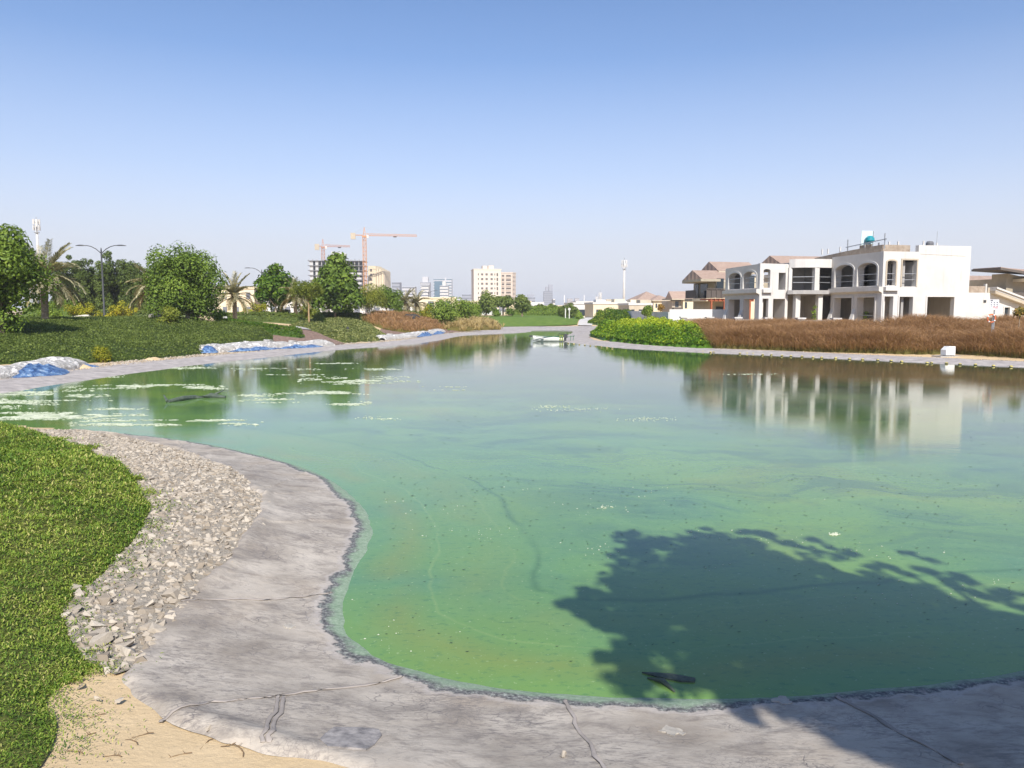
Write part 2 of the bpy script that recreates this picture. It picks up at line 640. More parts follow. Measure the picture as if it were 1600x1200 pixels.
c = s.mix(ckm, c, (.12, .11, .115))
edge = s.math('ADD', t, s.math('MULTIPLY', s.math('SUBTRACT', s.noise(p, 9, 5, .65), .5), .14))
edge = s.math('ADD', edge, s.math('MULTIPLY', s.math('SUBTRACT', s.noise(p, 1.4, 5, .6), .44), .34))
eb = s.ramp(edge, [(.0, 1.), (.085, 1.), (.11, 0.)])
crust = s.ramp(s.noise(p, 30, 6, .75), [(.38, (.055, .055, .058)), (.52, (.15, .148, .145)), (.64, (.34, .36, .32))])
crust = s.mix(s.ramp(edge, [(-.02, .75), (.055, 0.)]), crust, s.mix(s.noise(p, 26, 4, .7), (.05, .14, .06), (.45, .55, .40)))
c = s.mix(eb, c, crust)
c = s.mix(s.ramp(edge, [(.09, 0.), (.11, .6), (.15, .0)]), c, (.44, .40, .37))
s.set('Base Color', c)
hh = s.math('ADD', s.math('MULTIPLY', st, .8), s.math('ADD', s.math('MULTIPLY', ckm, -.5), s.math('MULTIPLY', s.noise(p, 60, 4, .6), .15)))
s.bump(hh, .55, .02)
M_LINER = s.m
sfar = rough_mat('liner_far', (.30, .268, .25), (.48, .435, .405), 2.2, .8, .9, 3, .12)


def chaikin(P, it):
    for _ in range(it):
        Q = np.empty((2 * len(P) - 2, P.shape[1]))
        Q[0::2] = P[:-1] * .75 + P[1:] * .25
        Q[1::2] = P[:-1] * .25 + P[1:] * .75
        P = np.vstack([P[:1], Q, P[-1:]])
    return P


near_out = np.array([gp(*q) if q[1] < 1250 else flat(q[0], q[1], .3) for q in near_o])
WO = chaikin(np.hstack([NW, near_out]), 3)
seg = np.r_[0, np.cumsum(np.linalg.norm(np.diff(WO[:, :2], axis=0), axis=1))]
NS, NT = 640, 44
u_ = np.linspace(0, seg[-1], NS)
WO = np.stack([np.interp(u_, seg, WO[:, k]) for k in range(4)], 1)
LN_W, LN_O = WO[:, :2], WO[:, 2:]
tt = np.concatenate([np.linspace(-.30, 0, 6)[:-1], np.linspace(0, 1, NT - 5)])
LP = LN_W[:, None] + (LN_O - LN_W)[:, None] * tt[None, :, None]
x, y = LP[..., 0], LP[..., 1]
jag = (fbm(u_ * 1.3, u_ * 0, 5) - .5) * .25 + (vn(u_ * 5, u_ * 0, 6) - .5) * .06
LP += ((LN_O - LN_W) / np.linalg.norm(LN_O - LN_W, axis=1)[:, None])[:, None] * (jag[:, None] * np.clip(tt, 0, 1)[None] ** 4)[..., None]
x, y = LP[..., 0], LP[..., 1]
z = tz(x, y) + .025 + .02 * (fbm(x * 1.1, y * 2.2, 11, 4) - .5) + .012 * np.abs(fbm(x * 2.5, y * 4, 12, 3) - .5)
fold = np.exp(-((tt - .93) / .06) ** 2)[None] * np.clip(fbm(u_ * .9, u_ * 0, 20)[:, None] - .35, 0, 1) * .14
z = z + fold - .03 * np.clip((tt - .97) / .03, 0, 1)
# folds that run across the sheet
for u0, amp, sk in ((3.2, .022, .5), (5.0, .018, -.4), (6.4, .025, .3), (8.1, .02, .6), (9.6, .016, -.2), (11.4, .02, .25)):
    w_ = u_[:, None] - u0 - sk * tt[None] - .12 * (vn(tt * 6, tt * 0, int(u0 * 10)) - .5)[None]
    z = z + amp * np.exp(-(w_ / .035) ** 2) * np.clip(tt + .1, 0, 1)[None] ** .3
ii = (np.arange(NS - 1)[:, None] * len(tt) + np.arange(len(tt) - 1)).ravel()
Fl = np.stack([ii, ii + 1, ii + len(tt) + 1, ii + len(tt)], 1)
wide = np.linalg.norm(LN_O - LN_W, axis=1)
acr = tt[None] * wide[:, None] / 1.6
liner = link('pond_liner', fast('pond_liner', np.stack([x, y, z], -1).reshape(-1, 3), Fl, True, across=acr.ravel()), M_LINER)
tag(liner, 'wrinkled grey liner sheet along the near water edge', kind='structure')


def strip(name, Wp, w0, w1, off, mat, label, res=.6, jit=.25, kind='structure'):
    """a band that follows a stretch of waterline between two distances from it"""
    Wp = chaikin(np.asarray(Wp), 2)
    sg = np.r_[0, np.cumsum(np.linalg.norm(np.diff(Wp, axis=0), axis=1))]
    n = int(sg[-1] / res)
    uu = np.linspace(0, sg[-1], n)
    q = np.stack([np.interp(uu, sg, Wp[:, k]) for k in range(2)], 1)
    tg = np.gradient(q, axis=0)
    for _ in range(3):
        tg = (tg + np.roll(tg, 1, 0) + np.roll(tg, -1, 0)) / 3
    tg /= np.linalg.norm(tg, axis=1)[:, None]
    nr = np.stack([-tg[:, 1], tg[:, 0]], 1)
    if shore_d(q[n // 2:n // 2 + 1] + nr[n // 2])[0] < 0: nr = -nr
    k = 9
    ds = np.linspace(w0, w1, k)
    j = (fbm(uu * .5, uu * 0, 31) - .5) * 2 * jit
    D = q[:, None] + nr[:, None] * (ds[None] + (np.linspace(0, 1, k) ** 2)[None] * j[:, None])[..., None]
    zz = tz(D[..., 0], D[..., 1]) + off + .05 * (fbm(D[..., 0] * 1.5, D[..., 1] * 1.5, 8) - .5) * (np.linspace(0, 1, k))[None]
    i2 = (np.arange(n - 1)[:, None] * k + np.arange(k - 1)).ravel()
    Fs_ = np.stack([i2, i2 + 1, i2 + k + 1, i2 + k], 1)
    sdd = shore_d(D.reshape(-1, 2))
    Fs_ = Fs_[(sdd[Fs_] > -.7).any(1)]
    o = link(name, fast(name, np.concatenate([D, zz[..., None]], -1).reshape(-1, 3), Fs_, True), mat)
    tag(o, label, kind=kind)
    return q, nr


LEFT_W = np.vstack([[(-13.4, 19.3), (-17, 19.6), (-20.5, 20.6), (-20.8, 22.6), (-18.6, 24.2)], LW, PW[:2]])
strip('pond_liner', LEFT_W, -.4, 2.3, .05, sfar, 'grey liner band along the planted far bank')
strip('pond_liner', np.vstack([LW[-2:], PW[:5]]), -.4, 7.0, .06, sfar, 'grey liner shelf beneath the mown lawn', .8)
RIGHT_W = np.vstack([PW[4:], RW, [(30, 36.2), (38, 34.5)]])
strip('pond_liner', RIGHT_W, -.4, 2.6, .05, sfar, 'grey liner band below the red grass bank')

# seams and patches of the near liner
def on_liner(P, off=.03):
    P = np.asarray(P)
    i = np.array([np.argmin(((LP.reshape(-1, 2) - q) ** 2).sum(1)) for q in P])
    return np.column_stack([P, z.reshape(-1)[i] + off])


M_SEAM = plain('liner_seam', (.38, .335, .30), .8, .2, var=.2)
for pts, w_ in ((((884, 1102), (893, 1125), (912, 1160), (935, 1200), (960, 1240)), .016), (((1308, 1095), (1360, 1125), (1430, 1165), (1500, 1205)), .018),
                (((446, 1097), (439, 1120), (427, 1150), (419, 1178)), .016), (((437, 1097), (431, 1120), (417, 1150), (409, 1176)), .014), (((252, 1132), (300, 1117), (340, 1106), (400, 1100), (450, 1092), (520, 1085), (600, 1074), (628, 1064)), .015),
                (((281, 945), (340, 944), (400, 943), (470, 938), (520, 933)), .013)):
    q = chaikin(np.array([gp(*a) for a in pts]), 2)
    q = q + (np.stack([vn(np.arange(len(q)) * .7, np.arange(len(q)) * 0, 3), vn(np.arange(len(q)) * .7, np.arange(len(q)) * 0, 4)], 1) - .5) * .03
    mb = MB().tube(on_liner(q, .0), [w_ * (.8 + .4 * random.random()) for _ in q], 7)
    zc_ = float(np.mean([c for a, b, c in mb.v]))
    ql = on_liner(np.array([(a, b) for a, b, c in mb.v]), 0.0)
    mb.v = [(a, b, g_ + .004 + max(0., (c - g_)) * .45) for (a, b, c), (_, _, g_) in zip(mb.v, ql)]
    mb.build('seam', M_SEAM, liner, True)
M_PATCH = rough_mat('liner_patch', (.16, .15, .15), (.38, .35, .33), 14, .8, .5, 30, .01)
q = [gp(*a) for a in ((508, 1155), (522, 1147), (560, 1146), (592, 1148), (597, 1156), (585, 1172), (572, 1182), (545, 1181), (512, 1178), (500, 1168))]
q3 = on_liner(q, .004)
mb = MB()
mb.prism([tuple(a[:2]) for a in q3], [a[2] - .02 for a in q3], [a[2] + .004 for a in q3])
mb.build('repair_patch', M_PATCH, liner)

# ------------------------------------------------------------------ leaves
def leaf_quads(P, N, L, Wd, rnd, spread=.8):
    n = len(P)
    a = R.normal(size=(n, 3))
    N = N + R.normal(size=(n, 3)) * spread
    N /= np.linalg.norm(N, axis=1)[:, None] + 1e-9
    T = np.cross(N, a); T /= np.linalg.norm(T, axis=1)[:, None] + 1e-9
    B = np.cross(N, T)
    L = (np.asarray(L) * R.uniform(.65, 1.3, n))[:, None]; Wd = (np.asarray(Wd) * R.uniform(.7, 1.25, n))[:, None]
    V = np.stack([P - T * L * .5, P + B * Wd * .5 - N * L * .08, P + T * L * .5, P - B * Wd * .5 - N * L * .08], 1).reshape(-1, 3)
    return V, np.arange(4 * n).reshape(-1, 4), np.repeat(rnd, 4)


def scatter(poly, n):
    lo, hi = poly.min(0), poly.max(0)
    out = []
    c_ = 0
    while c_ < n:
        q = R.uniform(lo, hi, (n, 2)); q = q[inside(q, poly)]
        out.append(q); c_ += len(q)
        if len(q) == 0: break
    return np.vstack(out)[:n]


# ------------------------------------------------------------------ near grass
grass_px = [(-60, 668), (0, 664), (40, 672), (90, 690), (140, 703), (162, 722), (213, 752), (222, 775), (238, 795), (225, 825), (208, 850),
            (180, 880), (160, 905), (130, 930), (98, 955), (104, 985), (112, 1008), (128, 1028), (148, 1050), (112, 1068), (78, 1088),
            (70, 1110), (92, 1135), (84, 1172), (62, 1205), (20, 1260)]
GRASS = np.vstack([chaikin(np.array([gp(*a) for a in grass_px]), 1), [(-4.5, 2.6), (-12, 5), (-19.5, 18.6)]])
gbump = lambda v: .05 * sm(edge_dist(v, GRASS) / .35) + (.09 * (fbm(v[:, 0] * 7, v[:, 1] * 7, 40, 2) - .4) + .09 * (fbm(v[:, 0] * 2, v[:, 1] * 2, 41, 2) - .4)) * sm(edge_dist(v, GRASS) / .5)
M_SOIL = rough_mat('grass_thatch', (.055, .072, .014), (.12, .13, .032), 12, .95, .8, 30, .03)
patch('turf_base', GRASS, .07, M_SOIL, .015, gbump, 'dense low turf on the near bank')


def grass_tufts(poly, n, power, L0, bumpf, seed):
    P = scatter(poly, n * 6)
    d = np.linalg.norm(P - np.array([0, 0]), axis=1)
    keep = R.uniform(size=len(P)) < (3.6 / np.maximum(d, 3.6)) ** power
    P = P[keep][:n]
    return P


GP = grass_tufts(GRASS, 230000, 1.3, .05, gbump, 1)
# a thin runner fringe past the edge over stones and sand
fr_px = np.array([gp(*a) for a in grass_px[3:-1]])
fr = fr_px[R.integers(0, len(fr_px) - 1, 6000)]
fr2 = fr + R.normal(size=fr.shape) * (.03 + .26 * fbm(fr[:, :1] * 3, fr[:, 1:] * 3, 48) ** 1.5)
sp = np.array([gp(*a) for a in ((110, 1062), (150, 1052), (170, 1045), (120, 1130), (125, 1150), (90, 1190))])
fr3 = sp[R.integers(0, len(sp), 500)] + R.normal(size=(500, 2)) * .16
GP = np.vstack([GP, fr2, fr3])
GP = GP[shore_d(GP) > .25]
dist = np.linalg.norm(GP, axis=1)
z0 = tz(GP[:, 0], GP[:, 1]) + .015 + np.where(inside(GP, GRASS), gbump(GP), 0)
kk = len(GP)
sc = np.clip(dist / 6.0, .8, 2.3)
patchy = fbm(GP[:, 0] * 1.4, GP[:, 1] * 1.4, 44)
az = R.uniform(0, 2 * pi, kk); lean = R.uniform(.45, 1.55, kk)
L = R.uniform(.014, .034, kk) * sc
wid = R.uniform(.0040, .0080, kk) * sc
dirv = np.stack([np.cos(az) * np.sin(lean), np.sin(az) * np.sin(lean), np.cos(lean)], 1)
side = np.stack([-np.sin(az), np.cos(az), np.zeros(kk)], 1)
b0 = np.column_stack([GP, z0 + R.uniform(0, .025, kk) * sc])
V = np.stack([b0 - side * wid[:, None] * .5, b0 + side * wid[:, None] * .5, b0 + dirv * (L * .6)[:, None] + side * wid[:, None] * .55,
              b0 + dirv * L[:, None] - np.array([0, 0, 1]) * (L * .15)[:, None], b0 + dirv * (L * .6)[:, None] - side * wid[:, None] * .55], 1).reshape(-1, 3)
rn = np.clip(.55 * patchy + .45 * fbm(GP[:, 0] * 9, GP[:, 1] * 9, 46, 2) + R.normal(size=kk) * .2 - .02, 0, 1)
rn = np.where(R.uniform(size=kk) < .05, .98, rn)
M_GRASS = leaf_mat('turf_blades', [(.045, .10, .014), (.100, .185, .022), (.18, .275, .034), (.31, .37, .06), (.48, .45, .16)], .28, .55)
g = link('grass', fast('grass', V, np.arange(5 * kk).reshape(-1, 5), False, rnd=np.repeat(rn, 5)), M_GRASS)
tag(g, 'short bright green creeping grass on the near bank', kind='stuff')

# ------------------------------------------------------------------ near stones
i0 = 0
GRAVEL = np.vstack([np.array([gp(*a) for a in grass_px[2:18]]), np.array([gp(150, 1048), gp(180, 1060)]),
                    (LN_O + .12 * (LN_W - LN_O) / np.linalg.norm(LN_W - LN_O, axis=1)[:, None])[:np.argmin(((LN_O - gp(190, 1050)) ** 2).sum(1))][::-1]])
M_GRAVEL = rough_mat('gravel_bed', (.26, .225, .18), (.42, .37, .30), 14, .95, .9, 50, .03)
patch('gravel_bed', GRAVEL, .12, M_GRAVEL, .012, lambda v: .02 * fbm(v[:, 0] * 6, v[:, 1] * 6, 9), 'bed of broken stone between the turf and the liner')
s = Sh('stone', .9, .2)
oi = s.n('ShaderNodeObjectInfo').outputs['Random']
p = s.pos()
isl = s.n('ShaderNodeNewGeometry').outputs['Random Per Island']
rr = s.math('FRACT', s.math('ADD', oi, isl))
c = s.ramp(rr, [(0, (.25, .205, .155)), (.25, (.35, .298, .235)), (.6, (.42, .365, .295)), (.85, (.48, .425, .35)), (1, (.28, .24, .195))])
c = s.mix(s.ramp(s.noise(p, 30, 5, .65), [(.45, 0.), (.75, .55)]), c, (.27, .23, .185))
s.set('Base Color', c)
s.bump(s.noise(p, 70, 6, .7), .35, .006)
M_STONE = s.m


def hull(n, seed, flatness=.62):
    import bmesh
    rg = np.random.default_rng(seed)
    if n >= 11:      # a broken block: box corners knocked about, some of them chipped off
        q = np.array([[a, b, c_] for a in (-1, 1) for b in (-1, 1) for c_ in (-1, 1)], float) * rg.uniform(.45, .95, (8, 3))
        q = np.vstack([q, rg.uniform(-.9, .9, (n - 7, 3)) * np.array([1, 1, 1.1])])
    else:
        q = rg.normal(size=(n, 3)); q /= np.linalg.norm(q, axis=1)[:, None]
        q *= rg.uniform(.55, 1.05, n)[:, None]
    q *= np.array([rg.uniform(.85, 1.15), rg.uniform(.55, .85), flatness * rg.uniform(.8, 1.2)])
    bm = bmesh.new()
    vs = [bm.verts.new(c_) for c_ in q]
    r = bmesh.ops.convex_hull(bm, input=vs)
    bmesh.ops.delete(bm, geom=[v for v in bm.verts if not v.link_faces], context='VERTS')
    bmesh.ops.triangulate(bm, faces=bm.faces[:])
    bm.verts.index_update()
    Vh = np.array([v.co[:] for v in bm.verts]); Fh = np.array([[v.index for v in f.verts] for f in bm.faces])
    bm.free()
    return Vh, Fh


HULLS = [hull((8, 9, 11, 8, 7, 9, 12, 8, 10, 7)[i], 100 + i, .62) for i in range(10)]


def rotm(a, b, c_):
    ca, sa, cb, sb, cc, sc_ = cos(a), sin(a), cos(b), sin(b), cos(c_), sin(c_)
    return np.array([[cc, -sc_, 0], [sc_, cc, 0], [0, 0, 1]]) @ np.array([[1, 0, 0], [0, ca, -sa], [0, sa, ca]]) @ np.array([[cb, 0, sb], [0, 1, 0], [-sb, 0, cb]])


def stone_heap(pts, zz, rad, hulls):
    Vs, Fs, b = [], [], 0
    for (x_, y_), z_, r_ in zip(pts, zz, rad):
        Vh, Fh = hulls[R.integers(len(hulls))]
        Vr = Vh @ rotm(R.normal() * .4, R.normal() * .4, R.uniform(0, 6.28)).T * r_
        Vs.append(Vr + np.array([x_, y_, z_])); Fs.append(Fh + b); b += len(Vh)
    return np.vstack(Vs), np.vstack(Fs)


SP = scatter(GRAVEL, 26000)
dd = np.linalg.norm(SP, axis=1)
rad = R.uniform(.018, .047, len(SP)) * np.where(R.uniform(size=len(SP)) < .12, 1.45, 1.0) * (1 + .28 * sm((8.2 - dd) / 2.5))
# keep the bigger ones apart so that the top layer reads as separate stones
order = np.argsort(-rad)
cell, kept = {}, []
for i in order:
    k_ = (int(SP[i, 0] / .17), int(SP[i, 1] / .17))
    ok = True
    for dx in (-1, 0, 1):
        for dy in (-1, 0, 1):
            for j in cell.get((k_[0] + dx, k_[1] + dy), ()):
                if ((SP[i] - SP[j]) ** 2).sum() < (.50 * (rad[i] + rad[j])) ** 2: ok = False; break
    if ok:
        cell.setdefault(k_, []).append(i); kept.append(i)
kept = np.array(kept)
show = rad[kept] / dd[kept]
rank = kept[np.argsort(-show)]
first, rest = rank[:290], rank[290:]
zs = tz(SP[:, 0], SP[:, 1]) + .012
Vs, Fs = stone_heap(SP[rest], zs[rest] + rad[rest] * .12, rad[rest], HULLS)
st_o = link('gravel', fast('gravel', Vs, Fs), M_STONE)
tag(st_o, 'smaller broken stones filling the bed beside the liner', kind='stuff')
STONE_ME = [fast('stone', Vh, Fh) for Vh, Fh in HULLS]
for me in STONE_ME: me.materials.append(M_STONE)


def stone(x_, y_, r_, label, group=None, sink=.15, mesh=None, tilt=.4):
    o = bpy.data.objects.new('stone', mesh or STONE_ME[R.integers(len(STONE_ME))])
    COL.objects.link(o)
    o.location = (float(x_), float(y_), float(tz(x_, y_) + .012 + r_ * sink))
    o.scale = (float(r_),) * 3
    o.rotation_euler = (float(R.normal() * tilt), float(R.normal() * tilt), float(R.uniform(0, 6.28)))
    return tag(o, label, 'stone', group)


for i in first:
    stone(SP[i, 0], SP[i, 1], rad[i], 'pale broken stone in the bed between turf and grey liner', 'broken stones beside the liner')
for (u0, v0, r_, lb) in ((155, 1012, .088, 'large blocky pale stone at the grass edge, lowest of the stone bed'), (268, 938, .085, 'large rounded white-flecked stone touching the liner edge'),
                         (163, 946, .08, 'large dark-sided boulder by the turf above the lowest stones'), (162, 1038, .065, 'pointed pale stone on the sand below the blocky stone'),
                         (222, 882, .065, 'big brown-grey stone midway down the bed, near the turf'), (118, 928, .055, 'flat pale stone half hidden by the turf fringe')):
    q = gp(u0, v0)
    stone(q[0], q[1], r_, lb, sink=.4, mesh=STONE_ME[2] if u0 % 2 else STONE_ME[6], tilt=.2)
for (u0, v0, r_, lb) in ((328, 1150, .045, 'grey stone lying on the liner tongue above the sand'), (152, 1098, .04, 'dark brown stone half buried in the sand'), (186, 1102, .035, 'small slate-grey chip on the sand by the liner corner'),
                         (880, 1189, .045, 'round pale stone lying on the liner beside the long seam'), (124, 1080, .05, 'grey flat stone where the turf meets the sand')):
    q = gp(u0, v0)
    stone(q[0], q[1], r_, lb, sink=.7 if v0 > 1140 else .45, tilt=.15)
# pale splashes dried on the liner
M_SPLASH = rough_mat('dried_splash', (.34, .31, .27), (.46, .42, .36), 20, .9, .3)
for u0, v0, r_ in ((1050, 1151, .075), (1222, 1104, .06), (452, 985, .045)):
    q = gp(u0, v0)
    n = 22
    pl = [(q[0] + r_ * cos(2 * pi * k / n) * (1 + .35 * random.uniform(-1, 1)), q[1] + r_ * sin(2 * pi * k / n) * (1 + .35 * random.uniform(-1, 1))) for k in range(n)]
    q3 = on_liner(pl, .007)
    MB().prism(pl, [a[2] - .02 for a in q3], [a[2] for a in q3]).build('dried_splash', M_SPLASH, liner)
# dry twigs on the sand
mb = MB()
for u0, v0 in ((150, 1150), (215, 1170), (240, 1148), (300, 1180), (190, 1185), (260, 1120), (345, 1172), (130, 1185), (380, 1190), (165, 1120), (335, 1160)):
    q = gp(u0, v0); a0 = random.uniform(0, 6.28); l_ = random.uniform(.05, .17)
    pth = [(q[0] + l_ * k / 4 * cos(a0 + .15 * k), q[1] + l_ * k / 4 * sin(a0 + .15 * k), float(tz(*q)) + .006 + .008 * random.random()) for k in range(5)]
    mb.tube(pth, [.003, .003, .0025, .002, .0012], 5)
    for b_ in range(3):
        p0 = pth[b_ + 1]; a1 = a0 + random.choice((-.8, .8))
        mb.tube([p0, (p0[0] + .03 * cos(a1), p0[1] + .03 * sin(a1), p0[2] + .006)], [.002, .001], 4)
tag(mb.build('dry_twigs', plain('twig', (.20, .13, .07), .9)), 'thin dry twigs and stalks strewn over the sand', kind='stuff')
# loose gravel below the planted banks
def pebble_band(Wp, w0, w1, n, label, r0=.04, r1=.10):
    Wp = chaikin(np.asarray(Wp), 2)
    i = R.integers(0, len(Wp) - 1, n)
    f_ = R.uniform(size=n)[:, None]
    q = Wp[i] * (1 - f_) + Wp[i + 1] * f_
    t_ = Wp[i + 1] - Wp[i]; t_ /= np.linalg.norm(t_, axis=1)[:, None] + 1e-9
    nr = np.stack([-t_[:, 1], t_[:, 0]], 1)
    sgn = np.where(shore_d(q + nr * .5) > 0, 1, -1)[:, None]
    q = q + nr * sgn * R.uniform(w0, w1, n)[:, None]
    q = q[shore_d(q) > w0 * .8]
    r_ = R.uniform(r0, r1, len(q))
    small = [hull(9, 300 + k) for k in range(5)]
    Vs, Fs = stone_heap(q, tz(q[:, 0], q[:, 1]) + .03, r_, small)
    tag(link('gravel', fast('gravel', Vs, Fs), M_STONE), label, kind='stuff')


pebble_band(LEFT_W[4:-3], 1.9, 4.0, 6500, 'loose pale gravel between the liner and the clipped planting')
pebble_band(np.vstack([RW]), 2.3, 3.1, 1500, 'sparse gravel at the foot of the red grass', .02, .06)

# ================================================================== PLANTING
G_DARK = [(.045, .068, .016), (.10, .145, .028), (.17, .22, .045), (.26, .31, .075)]
G_MID = [(.050, .088, .014), (.12, .19, .024), (.20, .285, .038), (.31, .39, .06)]
G_YEL = [(.05, .085, .010), (.14, .18, .015), (.33, .32, .022), (.55, .47, .04)]
G_LIME = [(.030, .075, .008), (.075, .15, .012), (.15, .23, .018), (.26, .30, .025)]
G_PALE = [(.06, .085, .022), (.14, .17, .045), (.25, .27, .085), (.42, .41, .17)]
G_OLIVE = [(.07, .10, .014), (.15, .19, .022), (.25, .28, .04), (.36, .36, .065)]
G_GREY = [(.13, .135, .075), (.28, .27, .16), (.46, .43, .28), (.62, .56, .40)]
ML = {k: leaf_mat('leaves_' + k, v) for k, v in dict(dark=G_DARK, mid=G_MID, yellow=G_YEL, lime=G_LIME, pale=G_PALE, olive=G_OLIVE, grey=G_GREY).items()}
M_BARK = rough_mat('bark', (.16, .115, .075), (.30, .23, .16), 9, .9, .7, 30, .03, stretch=(1, 1, .3))
M_BARKP = rough_mat('pale_bark', (.36, .31, .24), (.55, .48, .38), 7, .9, .6, 25, .03)


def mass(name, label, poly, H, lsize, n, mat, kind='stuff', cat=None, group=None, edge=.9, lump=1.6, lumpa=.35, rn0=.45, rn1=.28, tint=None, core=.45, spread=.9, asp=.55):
    """low planting: a lumpy leaf canopy over the ground inside poly"""
    def top(P):
        e = sm(edge_dist(P, poly) / edge)
        return H * (.30 + .70 * e) * (1 - lumpa + lumpa * 2 * (.6 * fbm(P[:, 0] / lump, P[:, 1] / lump, 50) + .4 * vn(P[:, 0] / lump * 2.7, P[:, 1] / lump * 2.7, 51)))
    res = max(.25, np.ptp(poly, axis=0).max() / 90)
    lo, hi = poly.min(0), poly.max(0)
    xs, ys = np.arange(lo[0], hi[0] + res, res), np.arange(lo[1], hi[1] + res, res)
    gx, gy = np.meshgrid(xs, ys)
    P = np.stack([gx.ravel(), gy.ravel()], 1)
    ins = inside(P, poly)
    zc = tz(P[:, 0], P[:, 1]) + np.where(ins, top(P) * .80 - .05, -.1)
    ii = (np.arange(len(ys) - 1)[:, None] * len(xs) + np.arange(len(xs) - 1)).ravel()
    Fc = np.stack([ii, ii + 1, ii + len(xs) + 1, ii + len(xs)], 1)
    Fc = Fc[ins[Fc].any(1)]
    Vc = np.column_stack([P, zc])
    Q = scatter(poly, n)
    up = np.where(R.uniform(size=n) < .75, R.uniform(.82, 1.06, n), R.uniform(.15, 1, n))
    hz = top(Q)
    zq = tz(Q[:, 0], Q[:, 1]) + hz * up
    e_ = .15
    gxn = (top(Q + [e_, 0]) - top(Q - [e_, 0])) / (2 * e_); gyn = (top(Q + [0, e_]) - top(Q - [0, e_])) / (2 * e_)
    N = np.stack([-gxn, -gyn, np.ones(n)], 1); N /= np.linalg.norm(N, axis=1)[:, None]
    rn = rn0 + rn1 * R.normal(size=n) * .6 + .5 * rn1 * (fbm(Q[:, 0] / 2.2, Q[:, 1] / 2.2, 52) - .5) * 2
    if tint is not None: rn = rn + tint(Q, hz)
    V, Fq, ra = leaf_quads(np.column_stack([Q, zq]), N, lsize, lsize * asp, np.clip(rn, 0, 1), spread)
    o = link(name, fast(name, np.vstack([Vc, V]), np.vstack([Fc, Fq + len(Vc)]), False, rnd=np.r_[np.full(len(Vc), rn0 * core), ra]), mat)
    return tag(o, label, cat, group, kind)


# clipped dark ground cover on the far bank
HEDGE = np.vstack([poly_px([(-110, 574), (-30, 571), (60, 568), (130, 568), (165, 566), (230, 563), (300, 556), (350, 549), (395, 543), (428, 533), (424, 524), (405, 512), (372, 505)]),
                   [at(360, 495, 66)[:2], at(250, 495, 70)[:2], at(120, 495, 68)[:2], at(0, 495, 62)[:2], at(-150, 495, 54)[:2], at(-220, 500, 44)[:2]]])
HEDGE = chaikin(np.vstack([HEDGE, HEDGE[:1]]), 1)[:-1]
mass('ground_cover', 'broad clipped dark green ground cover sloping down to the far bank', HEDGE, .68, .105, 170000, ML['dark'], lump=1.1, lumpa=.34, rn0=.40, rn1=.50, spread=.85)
MULCH = poly_px([(428, 535), (470, 537), (522, 541), (540, 538), (512, 528), (490, 519), (470, 513), (440, 511), (400, 508), (405, 514), (424, 524)])
M_MULCH = rough_mat('bark_mulch', (.14, .085, .06), (.36, .25, .20), 4.5, .95, 1.0, 9, .10)
patch('mulch_bed', MULCH, .5, M_MULCH, .06, lambda v: .05 * fbm(v[:, 0] * 3, v[:, 1] * 3, 60), 'sloping bed of pinkish brown mulch above the white tarpaulin')
MULCH2 = poly_px([(590, 520), (640, 527), (690, 522), (740, 517), (720, 511), (660, 505), (600, 508)])
patch('mulch_bed', MULCH2, .6, M_MULCH, .06, None, 'strip of brown mulch under the red and straw grasses')
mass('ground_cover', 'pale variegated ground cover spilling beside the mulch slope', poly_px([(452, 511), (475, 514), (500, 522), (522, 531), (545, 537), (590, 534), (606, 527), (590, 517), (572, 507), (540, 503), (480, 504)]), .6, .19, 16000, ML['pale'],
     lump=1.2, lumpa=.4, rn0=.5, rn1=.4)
a0, b0 = at(345, 500, 66)[:2], at(468, 500, 64)[:2]
nv = np.array([0, 1.6])
mass('hedge', 'low trimmed bright green hedge above the mulch slope', np.array([a0, b0, b0 + nv, a0 + nv]), .85, .14, 5200, ML['lime'], kind='thing', cat='hedge', rn0=.38, edge=.25, lumpa=.15)
mass('agave_clump', 'dark spiky shrub beside the slender leaning tree trunk', np.array([gp(499, 511) + 1.0 * np.array([cos(a), sin(a)]) for a in np.linspace(0, 2 * pi, 10)[:-1]]), 1.5, .34, 900, ML['dark'],
     kind='thing', cat='shrub', edge=.8, asp=.18, rn0=.6)


